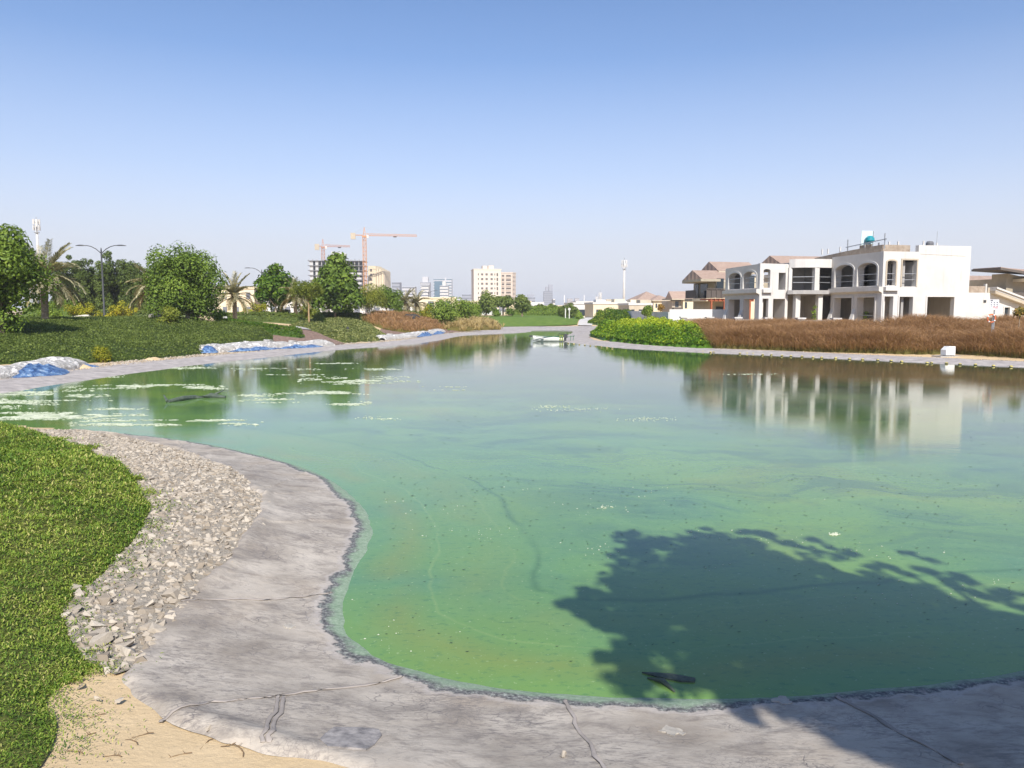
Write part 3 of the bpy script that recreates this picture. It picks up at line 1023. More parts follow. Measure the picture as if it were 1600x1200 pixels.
def grass_mass(name, label, poly, H, n, cols, w=.035, kind='stuff', lean=.35, edge=.7, lump=2.0, base=.45):
    s = Sh('grass_' + name, .7, .15)
    hg, rn = s.attr('hgt'), s.attr('rnd')
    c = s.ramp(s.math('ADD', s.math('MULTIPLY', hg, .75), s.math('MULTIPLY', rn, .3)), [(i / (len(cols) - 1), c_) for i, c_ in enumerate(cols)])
    s.set('Base Color', c)
    t_ = s.n('ShaderNodeBsdfTranslucent'); s.put(t_.inputs[0], c)
    mx = s.n('ShaderNodeMixShader'); mx.inputs[0].default_value = .35
    s.nt.links.new(s.b.outputs[0], mx.inputs[1]); s.nt.links.new(t_.outputs[0], mx.inputs[2]); s.nt.links.new(mx.outputs[0], s.out.inputs[0])
    top = lambda P: H * (.55 + .45 * sm(edge_dist(P, poly) / edge)) * (.60 + .80 * fbm(P[:, 0] / lump, P[:, 1] / lump, 71))
    # tussocks
    nt_ = max(40, n // 60)
    T = scatter(poly, nt_)
    Q = T[R.integers(0, len(T), n)] + R.normal(size=(n, 2)) * .28
    h = top(Q) * R.uniform(.42, 1.12, n)
    az = R.uniform(0, 2 * pi, n); ln = np.abs(R.normal(size=n)) * lean
    d = np.stack([np.cos(az), np.sin(az)], 1)
    z0 = tz(Q[:, 0], Q[:, 1])
    yaw = R.uniform(0, pi, n)
    sd_ = np.stack([np.cos(yaw), np.sin(yaw)], 1) * (w * R.uniform(.7, 1.4, n))[:, None] * .5
    lo_ = np.where(R.uniform(size=n) < .75, R.uniform(.1, .72, n), 0.0)      # most seed stalks show only above the leaves
    b = np.column_stack([Q + d * (ln * h * .35 * lo_)[:, None], z0 + h * lo_])
    m1 = np.column_stack([Q + d * (ln * h * (.35 + .25 * lo_))[:, None], z0 + h * (.5 + .5 * lo_ * .75)])
    m2 = np.column_stack([Q + d * (ln * h * (.75 + .1 * lo_))[:, None], z0 + h * (.86 + .08 * lo_)])
    tp = np.column_stack([Q + d * (ln * h * 1.25)[:, None], z0 + h])
    S3 = np.column_stack([sd_, np.zeros(n)])
    V = np.stack([b - S3 * .6, b + S3 * .6, m1 - S3, m1 + S3, m2 - S3 * 1.5, m2 + S3 * 1.5, tp - S3 * .5, tp + S3 * .5], 1)
    o_ = np.arange(n)[:, None] * 8
    Fq = np.concatenate([o_ + np.array([0, 1, 3, 2]), o_ + np.array([2, 3, 5, 4]), o_ + np.array([4, 5, 7, 6])], 0)
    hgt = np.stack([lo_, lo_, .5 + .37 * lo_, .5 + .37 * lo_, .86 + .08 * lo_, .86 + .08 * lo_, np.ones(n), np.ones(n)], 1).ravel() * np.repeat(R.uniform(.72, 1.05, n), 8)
    rnv = np.repeat(R.uniform(size=n) * .8 + .2 * fbm(Q[:, 0] / 3, Q[:, 1] / 3, 75), 8)
    # dense lower leaves
    res = max(.3, np.ptp(poly, axis=0).max() / 80)
    lo, hi = poly.min(0), poly.max(0)
    xs, ys = np.arange(lo[0], hi[0] + res, res), np.arange(lo[1], hi[1] + res, res)
    gx, gy = np.meshgrid(xs, ys); P = np.stack([gx.ravel(), gy.ravel()], 1); ins = inside(P, poly)
    Vc = np.column_stack([P, tz(P[:, 0], P[:, 1]) + np.where(ins, top(P) * base, -.1)])
    ii = (np.arange(len(ys) - 1)[:, None] * len(xs) + np.arange(len(xs) - 1)).ravel()
    Fc = np.stack([ii, ii + 1, ii + len(xs) + 1, ii + len(xs)], 1); Fc = Fc[ins[Fc].any(1)]
    o = link(name, fast(name, np.vstack([V.reshape(-1, 3), Vc]), np.vstack([Fq, Fc + 8 * n]), False, hgt=np.r_[hgt, np.full(len(Vc), .12)], rnd=np.r_[rnv, np.full(len(Vc), .2)]), s.m)
    return tag(o, label, kind=kind)


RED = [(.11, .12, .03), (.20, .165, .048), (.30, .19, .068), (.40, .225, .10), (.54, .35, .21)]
STRAW = [(.12, .11, .03), (.24, .19, .06), (.38, .28, .10), (.50, .38, .17), (.58, .46, .25)]
rg_front = [gp(*a) for a in ((1118, 544.5), (1200, 547), (1300, 550.5), (1400, 553.5), (1455, 554.5), (1490, 552.5), (1520, 555), (1600, 561), (1680, 565))]
RG = np.array(rg_front + [at(1690, 500, 50)[:2], at(1600, 500, 54)[:2], at(1480, 500, 56)[:2], at(1380, 500, 55.5)[:2], at(1300, 500, 58)[:2], at(1180, 500, 64)[:2], at(1080, 500, 67)[:2], at(1060, 500, 66)[:2]])
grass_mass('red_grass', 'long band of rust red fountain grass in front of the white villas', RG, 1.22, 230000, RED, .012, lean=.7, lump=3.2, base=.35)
RGL = poly_px([(566, 503), (585, 509), (604, 516), (641, 522), (668, 521), (692, 518), (676, 508), (650, 502), (600, 499)])
grass_mass('red_grass', 'rust red grass clump on the far bank behind the folded tarpaulin', RGL, 1.15, 22000, RED, .036)
STG = poly_px([(668, 508), (696, 515), (722, 518.5), (782, 516), (774, 510), (745, 505), (715, 500), (680, 500)])
grass_mass('straw_grass', 'straw yellow tall grass beside the mown lawn', STG, 1.2, 13000, STRAW, .06)
PUR = np.array([at(757, 500, 108)[:2], at(772, 500, 104)[:2], at(770, 500, 112)[:2], at(748, 500, 118)[:2]])
grass_mass('purple_grass', 'small dark maroon grass patch at the top of the lawn', PUR, 1.0, 1500, [(.05, .02, .02), (.10, .03, .03), (.14, .05, .045)], .08)
# mown lawn beyond the narrows
LAWN = np.vstack([poly_px([(700, 517.5), (740, 513), (790, 511.3), (840, 510.5), (880, 509.5), (902, 508)]), [at(908, 500, 150)[:2], at(880, 500, 172)[:2], at(820, 495, 182)[:2], at(760, 495, 180)[:2], at(720, 495, 160)[:2], at(690, 500, 120)[:2]]])
M_LAWN = rough_mat('mown_lawn', (.085, .15, .018), (.14, .205, .032), .9, .9, .5, 14, .05)
patch('lawn', LAWN, 1.2, M_LAWN, .10, None, 'smooth mown lawn sloping to the narrows')
# yellow-green bushes, darker along front and back, on the far side of the narrows
BUSH = np.vstack([poly_px([(924, 527), (945, 532), (965, 535), (1010, 540), (1060, 543.5), (1112, 546)]), [at(1118, 500, 60)[:2], at(1085, 500, 66)[:2], at(1040, 500, 74)[:2], at(985, 500, 84)[:2], at(940, 500, 92)[:2], at(922, 500, 86)[:2]]])
BUSH = chaikin(np.vstack([BUSH, BUSH[:1]]), 1)[:-1]
front_d = lambda P: shore_d(P)
mass('bush_mass', 'rounded bright yellow-green bushes massed above the narrows', BUSH, 1.35, .20, 36000, leaf_mat('leaves_bright', [(.035, .085, .010), (.085, .18, .014), (.20, .32, .018), (.42, .48, .03)]), edge=1.5, lump=1.5, lumpa=.5,
     rn0=.66, rn1=.36, tint=lambda Q, h: .55 * (sm((shore_d(Q) - 3.6) / 3) * sm((17 - shore_d(Q)) / 5) - .40))
BUSH2 = np.array([at(918, 500, 120)[:2], at(950, 500, 114)[:2], at(990, 500, 110)[:2], at(1000, 500, 118)[:2], at(950, 500, 126)[:2]])
mass('bush_mass', 'farther green bushes with yellow tips beside the pale path', BUSH2, 1.7, .28, 6500, ML['lime'], edge=1.6, lumpa=.4, rn0=.34, rn1=.4, tint=lambda Q, h: .3 * sm((4 - np.abs(Q[:, 0] - 12)) / 3))
s_row = np.array([at(800, 500, 178)[:2], at(842, 500, 172)[:2], at(880, 500, 160)[:2], at(905, 500, 138)[:2], at(912, 500, 150)[:2], at(880, 500, 176)[:2], at(840, 500, 186)[:2], at(800, 500, 186)[:2]])
mass('hedge', 'long green hedge along the top of the mown lawn', s_row, 1.9, .38, 9000, ML['mid'], kind='thing', cat='hedge', edge=1.5, lumpa=.4, rn0=.6)


# ------------------------------------------------------------------ shrubs and trees
def crown(name, cen, rad, K, rc, n, lsize, mat, parent=None, shape='round', rn0=.5, asp=.55, loc=None, seed=None, fill=.12):
    """leaf clumps spread through the crown's volume"""
    d = R.normal(size=(K, 3)); d /= np.linalg.norm(d, axis=1)[:, None]
    r_ = R.uniform(.30, 1.0, K) ** .55
    cl = d * r_[:, None]
    if shape == 'cone':
        zz = R.uniform(-1, 1, K) ; w = np.clip((1.05 - zz) / 1.5, .12, 1) * np.clip((zz + 1.25) / .5, .4, 1)
        a = R.uniform(0, 2 * pi, K); q = R.uniform(.25, 1, K) ** .5
        cl = np.stack([np.cos(a) * q * w, np.sin(a) * q * w, zz], 1)
    elif shape == 'column':
        zz = R.uniform(-1, 1, K); w = np.clip((1.0 - zz) * 2.2, .15, 1) ** .6
        a = R.uniform(0, 2 * pi, K); q = R.uniform(.2, 1, K) ** .5
        cl = np.stack([np.cos(a) * q * w, np.sin(a) * q * w, zz], 1)
    elif shape == 'flat':
        cl[:, 2] = np.where(cl[:, 2] < -.35, -.35 + .1 * cl[:, 2], cl[:, 2])
    rad = np.array(rad, float)
    rcs = rc * R.uniform(.65, 1.3, K)
    cl = cl * (1 + .26 * R.normal(size=(K, 1))).clip(.5, 1.42) * np.maximum(rad - rc * .75, rad * .35)
    ci = R.integers(0, K, n)
    dd_ = R.normal(size=(n, 3)); dd_[:, 2] += .35
    dd_ /= np.linalg.norm(dd_, axis=1)[:, None]
    P = cl[ci] + dd_ * (rcs[ci] * R.uniform(.62, 1.05, n))[:, None]
    fi = R.uniform(size=n) < fill
    P[fi] = cl[ci[fi]] * R.uniform(.2, .9, fi.sum())[:, None] + R.normal(size=(fi.sum(), 3)) * rc * .4
    cr = R.uniform(-.14, .14, K)
    rn = np.clip(rn0 + cr[ci] + R.normal(size=n) * .16, 0, 1)
    V, Fq, ra = leaf_quads(P + np.array(cen), dd_ + np.array([0, 0, .35]), lsize, lsize * asp, rn, .42)
    return link(name, fast(name, V, Fq, False, rnd=ra), mat, parent, loc), cl + np.array(cen)


def dims(u, D, vtop, vbot, hw):
    x_ = at(u, 490, D)[0]; g = float(tz(x_, D))
    return x_, g, at(u, vtop, D)[2] - g, at(u, vbot, D)[2] - g, hw * D / F


def tree(label, u, D, vtop, vbot, hw, mat='mid', n=5000, ls=.2, K=34, rc=.8, shape='round', name='tree', trunk=.16, bark=None, fork=4, lean=0, group=None, rn0=.5, wide=1.0, cat='tree', asp=.55):
    x_, g, zt, zb, r_ = dims(u, D, vtop, vbot, hw)
    root = empty(name, (x_, D, g))
    tag(root, label, cat, group)
    cz, hz = (zt + zb) / 2, max((zt - zb) / 2, .3)
    o, cl = crown('crown', (0, 0, cz), (r_, r_ * wide, hz), K, rc, n, ls, ML[mat] if isinstance(mat, str) else mat, root, shape, rn0, asp)
    if trunk:
        mb = MB()
        fz = zb + .25 * hz
        tp = [(lean * (1 - k / 5), 0, fz * k / 5) for k in range(6)]
        tp = [(a + random.uniform(-.04, .04), b + random.uniform(-.04, .04), c) for a, b, c in tp]
        tp[0] = (tp[0][0], tp[0][1], -.2)
        mb.tube(tp, [trunk * (1.25 - .09 * k) for k in range(6)], 8)
        idx = R.choice(len(cl), min(fork, len(cl)), False)
        for i in idx:
            e = cl[i]; s0 = np.array(tp[-1]); s0[2] -= .1
            mid = (s0 + e) / 2 + np.array([0, 0, .1])
            mb.tube([s0, mid, e], [trunk * .6, trunk * .4, trunk * .15], 6)
        mb.build('trunk', bark or M_BARK, root, True)
    return root


def bush(label, u, D, vtop, hw, mat='yellow', n=1500, ls=.16, group=None, K=22, rc=.4, rn0=.55, name='shrub', vbot=None):
    x_, g, zt, _, r_ = dims(u, D, vtop, 500, hw)
    root = empty(name, (x_, D, g)); tag(root, label, 'shrub', group)
    crown('foliage', (0, 0, zt * .5), (r_, r_ * .8, zt * .52), K, min(rc, zt * .4), n, ls, ML[mat], root, 'round', rn0)
    mb = MB()
    for k in range(4):
        a = k * 1.6
        mb.tube([(0.05 * cos(a), .05 * sin(a), -.1), (.3 * r_ * cos(a), .3 * r_ * sin(a), zt * .6)], [.03, .015], 5)
    mb.build('stem', M_BARK, root)
    return root


bush('small olive-yellow bush at the foot of the dark ground cover', 158, gp(158, 567)[1] + .2, 540, 13, 'yellow', 2600, .09, K=26, rc=.3, rn0=.5, vbot=None)
# the row along the park road on the far bank
tree('dense tree cut by the picture edge, tallest beside the lamp post', 0, 44, 336, 520, 66, 'mid', 22000, .24, 60, .85, trunk=.2, rn0=.52)
tree('rounded heavy-crowned tree with two pale trunks beside the dark ground cover', 293, 66, 384, 505, 62, 'mid', 26000, .25, 80, 1.1, trunk=.2, bark=M_BARKP, fork=6, rn0=.42)
tree('smaller side crown leaning against the heavy-crowned tree near a pale palm', 250, 69, 410, 478, 26, 'mid', 5000, .24, 22, .8, trunk=.12, rn0=.4)
tree('bright glossy tree in front of the second lamp post', 431, 90, 418, 486, 35, 'lime', 9000, .36, 55, .75, trunk=.11, rn0=.36, asp=.7, bark=M_BARKP)
tree('slim leaning tree with a long bare tan trunk at the mulch slope', 482, gp(484, 512)[1], 434, 474, 27, 'olive', 5200, .17, 22, .6, 'flat', trunk=.085, rn0=.34, bark=rough_mat('tan_bark', (.30, .20, .10), (.42, .30, .17), 8, .9, .4), lean=.1)
tree('tall broad-leaved tree in front of the unfinished concrete block', 524, 95, 400, 490, 47, 'mid', 14000, .42, 75, .95, 'cone', trunk=.11, rn0=.36, asp=.8)
tree('fine-leaved round olive green tree above the red grass', 577, gp(577, 504)[1], 446, 488, 28, 'olive', 11000, .17, 40, .7, trunk=.07, rn0=.62, bark=M_BARKP)
tree('dark spreading tree behind the fine-leaved round tree', 604, 112, 437, 490, 27, 'mid', 6500, .27, 30, .8, trunk=.13, rn0=.34)
tree('low dark tree beside a pair of grey palms', 622, 108, 466, 495, 10, 'mid', 1600, .22, 10, .5, trunk=.08, rn0=.36)
for u, D, vt, vb, hw, lb in ((760, 152, 458, 492, 17, 'first of the three dark trees before the beige apartment block'), (786, 158, 462, 480, 16, 'umbrella-shaped middle tree before the beige apartment block'), (816, 150, 462, 490, 14, 'third dark tree, beside the lawn hedge and the white hall')):
    tree(lb, u, D, vt, vb, hw, 'dark', 3800, .5, 28, 1.0, 'flat' if u == 786 else 'round', trunk=.16, rn0=.62)
tree('small dark tree in front of the white flat-roofed hall', 846, 178, 475, 492, 12, 'dark', 1700, .5, 16, .9, trunk=.12, rn0=.5)
tree('low dark tree just beyond the lawn hedge', 861, 180, 474, 492, 8, 'dark', 1200, .5, 12, .8, trunk=.12, rn0=.55)
for u, D, vt, hw, lb in ((880, 146, 477, 9, 'ball-shaped dark tree behind the white posts'), (893, 140, 475.5, 9, 'larger ball-shaped dark tree by the pale path')):
    tree(lb, u, D, vt, 497, hw, 'dark', 2600, .34, 26, .55, trunk=.1, rn0=.5)
# bushes and small trees between
for u, D, vt, hw, mt, lb in ((128, 78, 471, 30, 'yellow', 'wide golden yellow shrub on the side of the lamp post with the white boulders'), (186, 79, 470, 25, 'yellow', 'golden yellow shrub between the lamp post and the leaning palm'),
                             (268, 60, 474, 20, 'olive', 'yellowish shrub under the heavy-crowned tree'), (402, 86, 474, 26, 'yellow', 'golden shrub at the foot of the second lamp post'),
                             (345, 72, 484, 14, 'lime', 'small green shrub at the edge of the heavy tree shade'), (482, 88, 475, 20, 'olive', 'olive shrub behind the long bare trunk'),
                             (541, 102, 479, 16, 'lime', 'lime green shrub under the tall broad-leaved tree'), (668, 104, 472, 14, 'yellow', 'yellow shrub below the third lamp post'),
                             (626, 116, 484, 9, 'lime', 'little bright shrub beside the parked dark car'), (80, 70, 478, 20, 'mid', 'green shrub between the edge tree and the golden shrub'),
                             (440, 93, 480, 16, 'olive', 'dull shrub beside the bright glossy tree trunk')):
    bush(lb, u, D, vt, hw, mt, 2300, .2, rn0=.62 if mt == 'yellow' else .5)
for u, D, vt, hw, lb in ((692, 100, 463, 27, 'green feathery shrub at the start of the straw grass'), (720, 106, 464, 27, 'second feathery shrub, above the middle of the straw grass'), (742, 122, 473, 9, 'small green shrub at the end of the feathery shrubs')):
    bush(lb, u, D, vt, hw, 'mid', 4200, .28, rc=.9, rn0=.6, K=34)
for u, D, vt, hw, lb in ((510, 100, 487, 13, 'dark low hedge plant behind the tall broad-leaved tree'), (465, 98, 487, 16, 'dark low hedge plant behind the slim leaning trunk')):
    bush(lb, u, D, vt, hw, 'dark', 1300, .2, rn0=.5)
for k, (u, D, vt, hw) in enumerate(((776, 150, 483, 7), (796, 154, 481, 8))):
    bush(('lime shrub under the umbrella-shaped tree', 'yellowish shrub beside the umbrella-shaped tree')[k], u, D, vt, hw, 'lime', 700, .35, rn0=.5, rc=.6)
# tall conifer row behind
for k, u in enumerate((96, 110, 122, 135, 148, 161, 173, 186, 198, 211, 224)):
    vt = (416, 412, 417, 411, 418, 415, 409, 413, 417, 411, 420)[k]
    tree('tall dark green screening tree standing in the close row behind the golden shrubs', u + (k % 3 - 1) * 2, 96 + (k * 37 % 5), vt, 500, 14, 'dark', 8000, .26, 80, .5, 'column', trunk=.1, name='conifer', group='close row of screening trees', rn0=.30)
bush('dull green shrub closing the end of the screening row', 238, 92, 462, 14, 'dark', 1500, .24, rn0=.5)

# right bank small trees
tree('small green tree standing before the white boundary wall', 1012, 84, 477, 497, 11, 'mid', 1800, .2, 14, .4, trunk=.05, rn0=.55)
tree('slender orange-leaved sapling before the cream villa', 1032, 88, 474, 489, 5, leaf_mat('leaves_orange', [(.12, .07, .015), (.30, .17, .03), (.42, .27, .05)]), 420, .2, 8, .3, trunk=.035)
tree('leafy sapling with yellowing leaves at the end of the white wing', 1594, 45, 477, 497, 9, leaf_mat('leaves_turning', [(.05, .09, .02), (.12, .15, .03), (.32, .22, .05), (.42, .22, .05)]), 420, .17, 9, .22, trunk=.03, rn0=.55)
bush('dark leafy plant growing in the doorway of the bowed bay', 1272, 61.5, 478, 4, 'mid', 260, .16, rc=.2)
bush('green plant behind the second ground floor opening of the villa', 1353, 60, 484, 4, 'mid', 240, .16, rc=.2)


for (u0, D0, u1, D1, h_, lb) in ((336, 84, 474, 82, 1.0, 'long dark clipped hedge behind the bright low hedge'), (478, 96, 572, 98, 1.0, 'dark clipped hedge between the broad-leaved tree and the red grass'),
                                 (30, 76, 118, 78, 1.9, 'loose green hedge behind the shaggy palm trunk'), (205, 84, 300, 86, 1.3, 'dark hedge in the shade behind the pale leaning palm'), (585, 116, 700, 122, 1.1, 'green hedge behind the red grass and the grey palms')):
    a0, b0 = at(u0, 500, D0)[:2], at(u1, 500, D1)[:2]; nv = np.array([0, 2.0])
    mass('hedge', lb, np.array([a0, b0, b0 + nv, a0 + nv]), h_, .2, 4200, ML['dark' if h_ != 1.9 else 'mid'], kind='thing', cat='hedge', rn0=.5, edge=.3, lumpa=.25)
# ------------------------------------------------------------------ date palms
def frond_mesh(seed, elev, L=2.6, droop=1.5):
    rg = np.random.default_rng(seed)
    n = 15
    V, Fq, rn = [], [], []
    p = np.zeros(3); e = elev
    sp = []
    for i in range(n + 1):
        sp.append(p.copy())
        p = p + np.array([cos(e), 0, sin(e)]) * L / n
        e -= droop / n * (.5 + i / n)
    sp = np.array(sp)
    for i in range(1, n + 1):
        t = sp[i] - sp[i - 1]; t /= np.linalg.norm(t)
        up = np.array([-t[2], 0, t[0]])
        for sgn in (-1, 1):
            for h_ in (0, .5):
                l_ = .52 * (1 - .55 * abs(i / n - .45) / .55) * rg.uniform(.8, 1.15)
                d = t * .75 + np.array([0, sgn, 0]) * .75 + up * rg.uniform(.05, .35); d /= np.linalg.norm(d)
                b = sp[i - 1] + (sp[i] - sp[i - 1]) * h_
                w = np.cross(d, np.array([0, 0, 1.])); w = w / np.linalg.norm(w) * .034
                k = len(V)
                V += [b - w, b + w, b + d * l_ * .6 + w, b + d * l_ + np.array([0, 0, -.05]), b + d * l_ * .6 - w]
                Fq.append([k, k + 1, k + 2, k + 3, k + 4]); rn += [rg.uniform(.2, .9)] * 5
    for i in range(n):
        k = len(V); w = np.array([0, .03 * (1 - i / n) + .008, 0]); h = np.array([0, 0, .02])
        V += [sp[i] - w, sp[i] + w, (sp[i] + sp[i + 1]) / 2 + w + h, sp[i + 1] + w, sp[i + 1] - w]
        Fq.append([k, k + 1, k + 2, k + 3, k + 4]); rn += [.9] * 5
    return fast('frond', np.array(V), np.array(Fq), False, rnd=np.array(rn))


FR = {k: [frond_mesh(10 * j + i, e, 2.6, dr) for i in range(2)] for j, (k, e, dr) in enumerate((('up', 1.25, .7), ('mid', .8, 1.3), ('low', .35, 1.7), ('hang', -.2, 1.2)))}
M_PALM = rough_mat('palm_trunk', (.20, .15, .10), (.40, .33, .25), 5, .95, .9, 12, .06, stretch=(1, 1, 3))
ML['dryfrond'] = leaf_mat('leaves_dry', [(.16, .13, .06), (.30, .25, .12), (.45, .38, .22)], .3)
for k in FR:
    for me in FR[k]: me.materials.append(ML['grey'])
DRY = [m.copy() for m in FR['hang']]
for me in DRY: me.materials[0] = ML['dryfrond']


def palm(label, u, D, vc, scale=1.0, lean=0.0, n=30, dry=4, half=None):
    x_ = at(u, 490, D)[0]; g = float(tz(x_, D)); h = at(u, vc, D)[2] - g
    root = empty('date_palm', (x_, D, g)); tag(root, label, 'palm tree')
    pth = [(lean * (k / 8) ** 1.5, 0, h * k / 8) for k in range(9)]
    pth[0] = (0, 0, -.2)
    dense = [np.array(pth[int(i / 3)]) * (1 - (i % 3) / 3) + np.array(pth[min(int(i / 3) + 1, 8)]) * ((i % 3) / 3) for i in range(25)]
    MB().tube(dense, [(.20 + .03 * (i % 2) + (.05 if i > 21 else 0)) * scale for i in range(25)], 10).build('trunk', M_PALM, root)
    for k in range(n + dry):
        kind = ('up', 'mid', 'mid', 'low', 'low', 'hang')[k % 6]
        ms = DRY if k >= n else FR[kind]
        a = k * 2.399
        if half and cos(a) * half < -.2: a = pi - a
        f = link('frond', ms[k % 2], None, root, (lean, 0, h - (.15 if k >= n else 0)))
        f.rotation_euler = (random.uniform(-.15, .15), random.uniform(-.12, .12), a)
        f.scale = (scale * random.uniform(.85, 1.12),) * 3
    MB().lathe([(.02, .30), (.20, .2), (.28, 0), (.22, -.25), (.05, -.4)], (lean, 0, h), 10).build('crown_shaft', rough_mat('palm_boot', (.24, .13, .07), (.40, .24, .14), 9), root)
    return root


palm('shaggy grey-green date palm beside the picture-edge tree', 70, 55, 437, 1.12, .1, 54, 8)
palm('date palm with pale drooping fronds half hidden by the heavy-crowned tree', 246, 70, 452, 1.0, -.1, 24, 8, half=-1)
palm('small upright date palm before the cream house', 367, 76, 462, 1.0, 0, 34, 6)
palm('first grey date palm beside the parked dark car', 633, 122, 473, 1.05, 0, 30, 5)
palm('second grey date palm, nearer the third lamp post', 650, 124, 474, 1.05, .1, 30, 5)
palm('dry-fronded palm half hidden behind the bright glossy tree', 462, 88, 462, .95, 0, 24, 8)

# ------------------------------------------------------------------ the tree behind the viewer whose shade lies on the water
shade_px = [(953, 829), (1037, 835), (1112, 828), (1178, 836), (1248, 860), (1319, 882), (1412, 898), (1506, 925), (1600, 958), (1720, 985), (2000, 1000), (2300, 1120), (2100, 1420),
            (1500, 1420), (1330, 1230), (1270, 1185), (1200, 1168), (1130, 1135), (1090, 1098), (1000, 1085), (968, 1066), (944, 1046), (930, 1022), (958, 1000), (930, 976), (884, 956), (880, 936), (944, 902), (935, 872), (966, 852)]
SHADE = np.array([flat(u, v, .0) for u, v in shade_px])
kx, ky = SUNV[0] / SUNV[2], SUNV[1] / SUNV[2]
ctr = np.array([5.2, -.6])
rt = empty('shade_tree', (ctr[0], ctr[1], float(tz(*ctr))))
tag(rt, 'broad leafy tree on the near bank casting its shade over the water', 'tree')
clus = scatter(SHADE, 950)
ed = edge_dist(clus, SHADE)
wis = []
for (u0, v0, u1, v1) in ((1285, 846, 1385, 874), (1416, 880, 1492, 905), (1546, 912, 1610, 936)):
    a_, b_ = flat(u0, v0), flat(u1, v1)
    wis += [a_ + (b_ - a_) * t_ + R.normal(size=2) * .13 for t_ in np.linspace(0, 1, 5)]
_kp = (clus[:, 1] < 5.7) | (ed > .8) | (R.uniform(size=len(clus)) > .24)
_kp &= ed > .20
clus, ed = clus[_kp], ed[_kp]
cr_ = np.where(ed < .5, .14, np.where(ed < 1.0, .22, .34))
clus = np.vstack([clus, wis]); cr_ = np.r_[cr_, np.full(len(wis), .11)]
_fe = np.array([flat(u, v) for u, v in ((953, 829), (966, 852), (935, 872), (944, 902), (900, 925), (880, 940), (890, 958), (930, 976), (955, 1000), (930, 1022), (946, 1050), (975, 1078), (1037, 833), (1112, 826), (1178, 834), (1248, 858), (1319, 880), (1412, 895), (1506, 922), (1600, 955))])
_fi = R.integers(0, len(_fe) - 1, 150); _ft = R.uniform(size=(150, 1))
_fk = _fe[_fi] * (1 - _ft) + _fe[_fi + 1] * _ft + R.normal(size=(150, 2)) * .08 + np.array([.17, -.10])
clus = np.vstack([clus, _fk]); cr_ = np.r_[cr_, R.uniform(.04, .12, 150)]
hh = R.uniform(5.0, 7.4, len(clus))
nl = 90000
ci = R.choice(len(clus), nl, p=(cr_ ** 1.3) / (cr_ ** 1.3).sum())
dd_ = R.normal(size=(nl, 3)); dd_ /= np.linalg.norm(dd_, axis=1)[:, None]
C3 = np.column_stack([clus[:, 0] + kx * hh, clus[:, 1] + ky * hh, hh])
P3 = C3[ci] + dd_ * (cr_[ci] * R.uniform(.2, 1.05, nl))[:, None]
V, Fq, ra = leaf_quads(P3, dd_ + np.array([0, 0, .5]), .11, .07, np.clip(R.normal(.5, .2, nl), 0, 1), .7)
link('crown', fast('crown', V - np.array(rt.location), Fq, False, rnd=ra), ML['mid'], rt)
mb = MB()
mb.tube([(0, 0, -.3), (.05, .05, 1.2), (-.05, .1, 2.4), (0, .1, 3.6)], [.24, .19, .17, .15], 10)
for i in R.choice(len(C3), 9, False):
    e = C3[i] - np.array(rt.location)
    mb.tube([(0, .1, 3.4), (e[0] * .45, e[1] * .45, 3.4 + (e[2] - 3.4) * .65), tuple(e)], [.10, .06, .02], 6)
mb.build('trunk', M_BARK, rt, True)

# ================================================================== BUILDINGS
def plaster(name, c1, c2, streak=(.45, .42, .38), amt=.35):
    s = Sh(name, .9, .2)
    p = s.pos()
    c = s.ramp(s.noise(p, .8, 6, .65), [(.3, c1), (.7, c2)])
    st = s.noise(s.pos((2.2, 2.2, .22)), 1.6, 6, .7)
    c = s.mix(s.ramp(st, [(.55, 0.), (.78, amt)]), c, streak)
    s.set('Base Color', c)
    s.bump(s.noise(p, 9, 5, .6), .25, .02)
    return s.m


M_WHITE = plaster('white_render', (.52, .50, .47), (.61, .59, .56), (.38, .34, .30), .6)
M_GREYR = plaster('grey_cement_render', (.52, .485, .44), (.64, .60, .55), (.36, .33, .29), .45)
M_BLOCK = rough_mat('raw_blockwork', (.26, .20, .15), (.40, .33, .26), 3, .95, .8, 8, .04)
M_CONC = plaster('raw_concrete', (.30, .29, .28), (.42, .40, .38), (.16, .15, .15), .5)
M_STEEL = plain('galvanised_tube', (.42, .43, .44), .4, .5, .6)
M_DARKM = plain('dark_metal', (.045, .047, .05), .5, .4)
M_CREAM = plaster('cream_render', (.62, .52, .36), (.72, .62, .45), (.45, .36, .25), .3)
M_TAN = plaster('tan_render', (.40, .34, .26), (.52, .45, .35), (.25, .21, .16), .3)
M_TAN2 = plaster('shaded_olive_render', (.34, .295, .22), (.44, .385, .29), (.24, .20, .16), .3)  # tan render darkened so the wall colour carries the front's shade
M_PAINT = plaster('white_wall_paint', (.64, .63, .61), (.70, .69, .67), (.54, .52, .49), .4)
M_BROWN = plain('dark_brown_trim', (.11, .092, .08), .6)
M_PERG = plain('red_timber', (.34, .10, .045), .7)
s = Sh('roof_tiles', .85, .2)
p = s.pos()
c = s.ramp(s.noise(p, 2.2, 6, .7), [(.3, (.34, .235, .185)), (.7, (.47, .35, .28))])
s.set('Base Color', c)
wv_ = s.n('ShaderNodeTexWave'); s.put(wv_.inputs[0], p); wv_.inputs['Scale'].default_value = 1.6; wv_.inputs['Distortion'].default_value = .4
s.bump(wv_.outputs['Fac'], .8, .08)
M_ROOF = s.m
s = Sh('window_glass', .08, .6, (.035, .045, .055)); M_GLASS = s.m
s = Sh('blue_glass', .12, .7, (.10, .16, .21)); M_BGLASS = s.m
s = Sh('grey_glass', .2, .6, (.16, .17, .20)); M_GGLASS = s.m

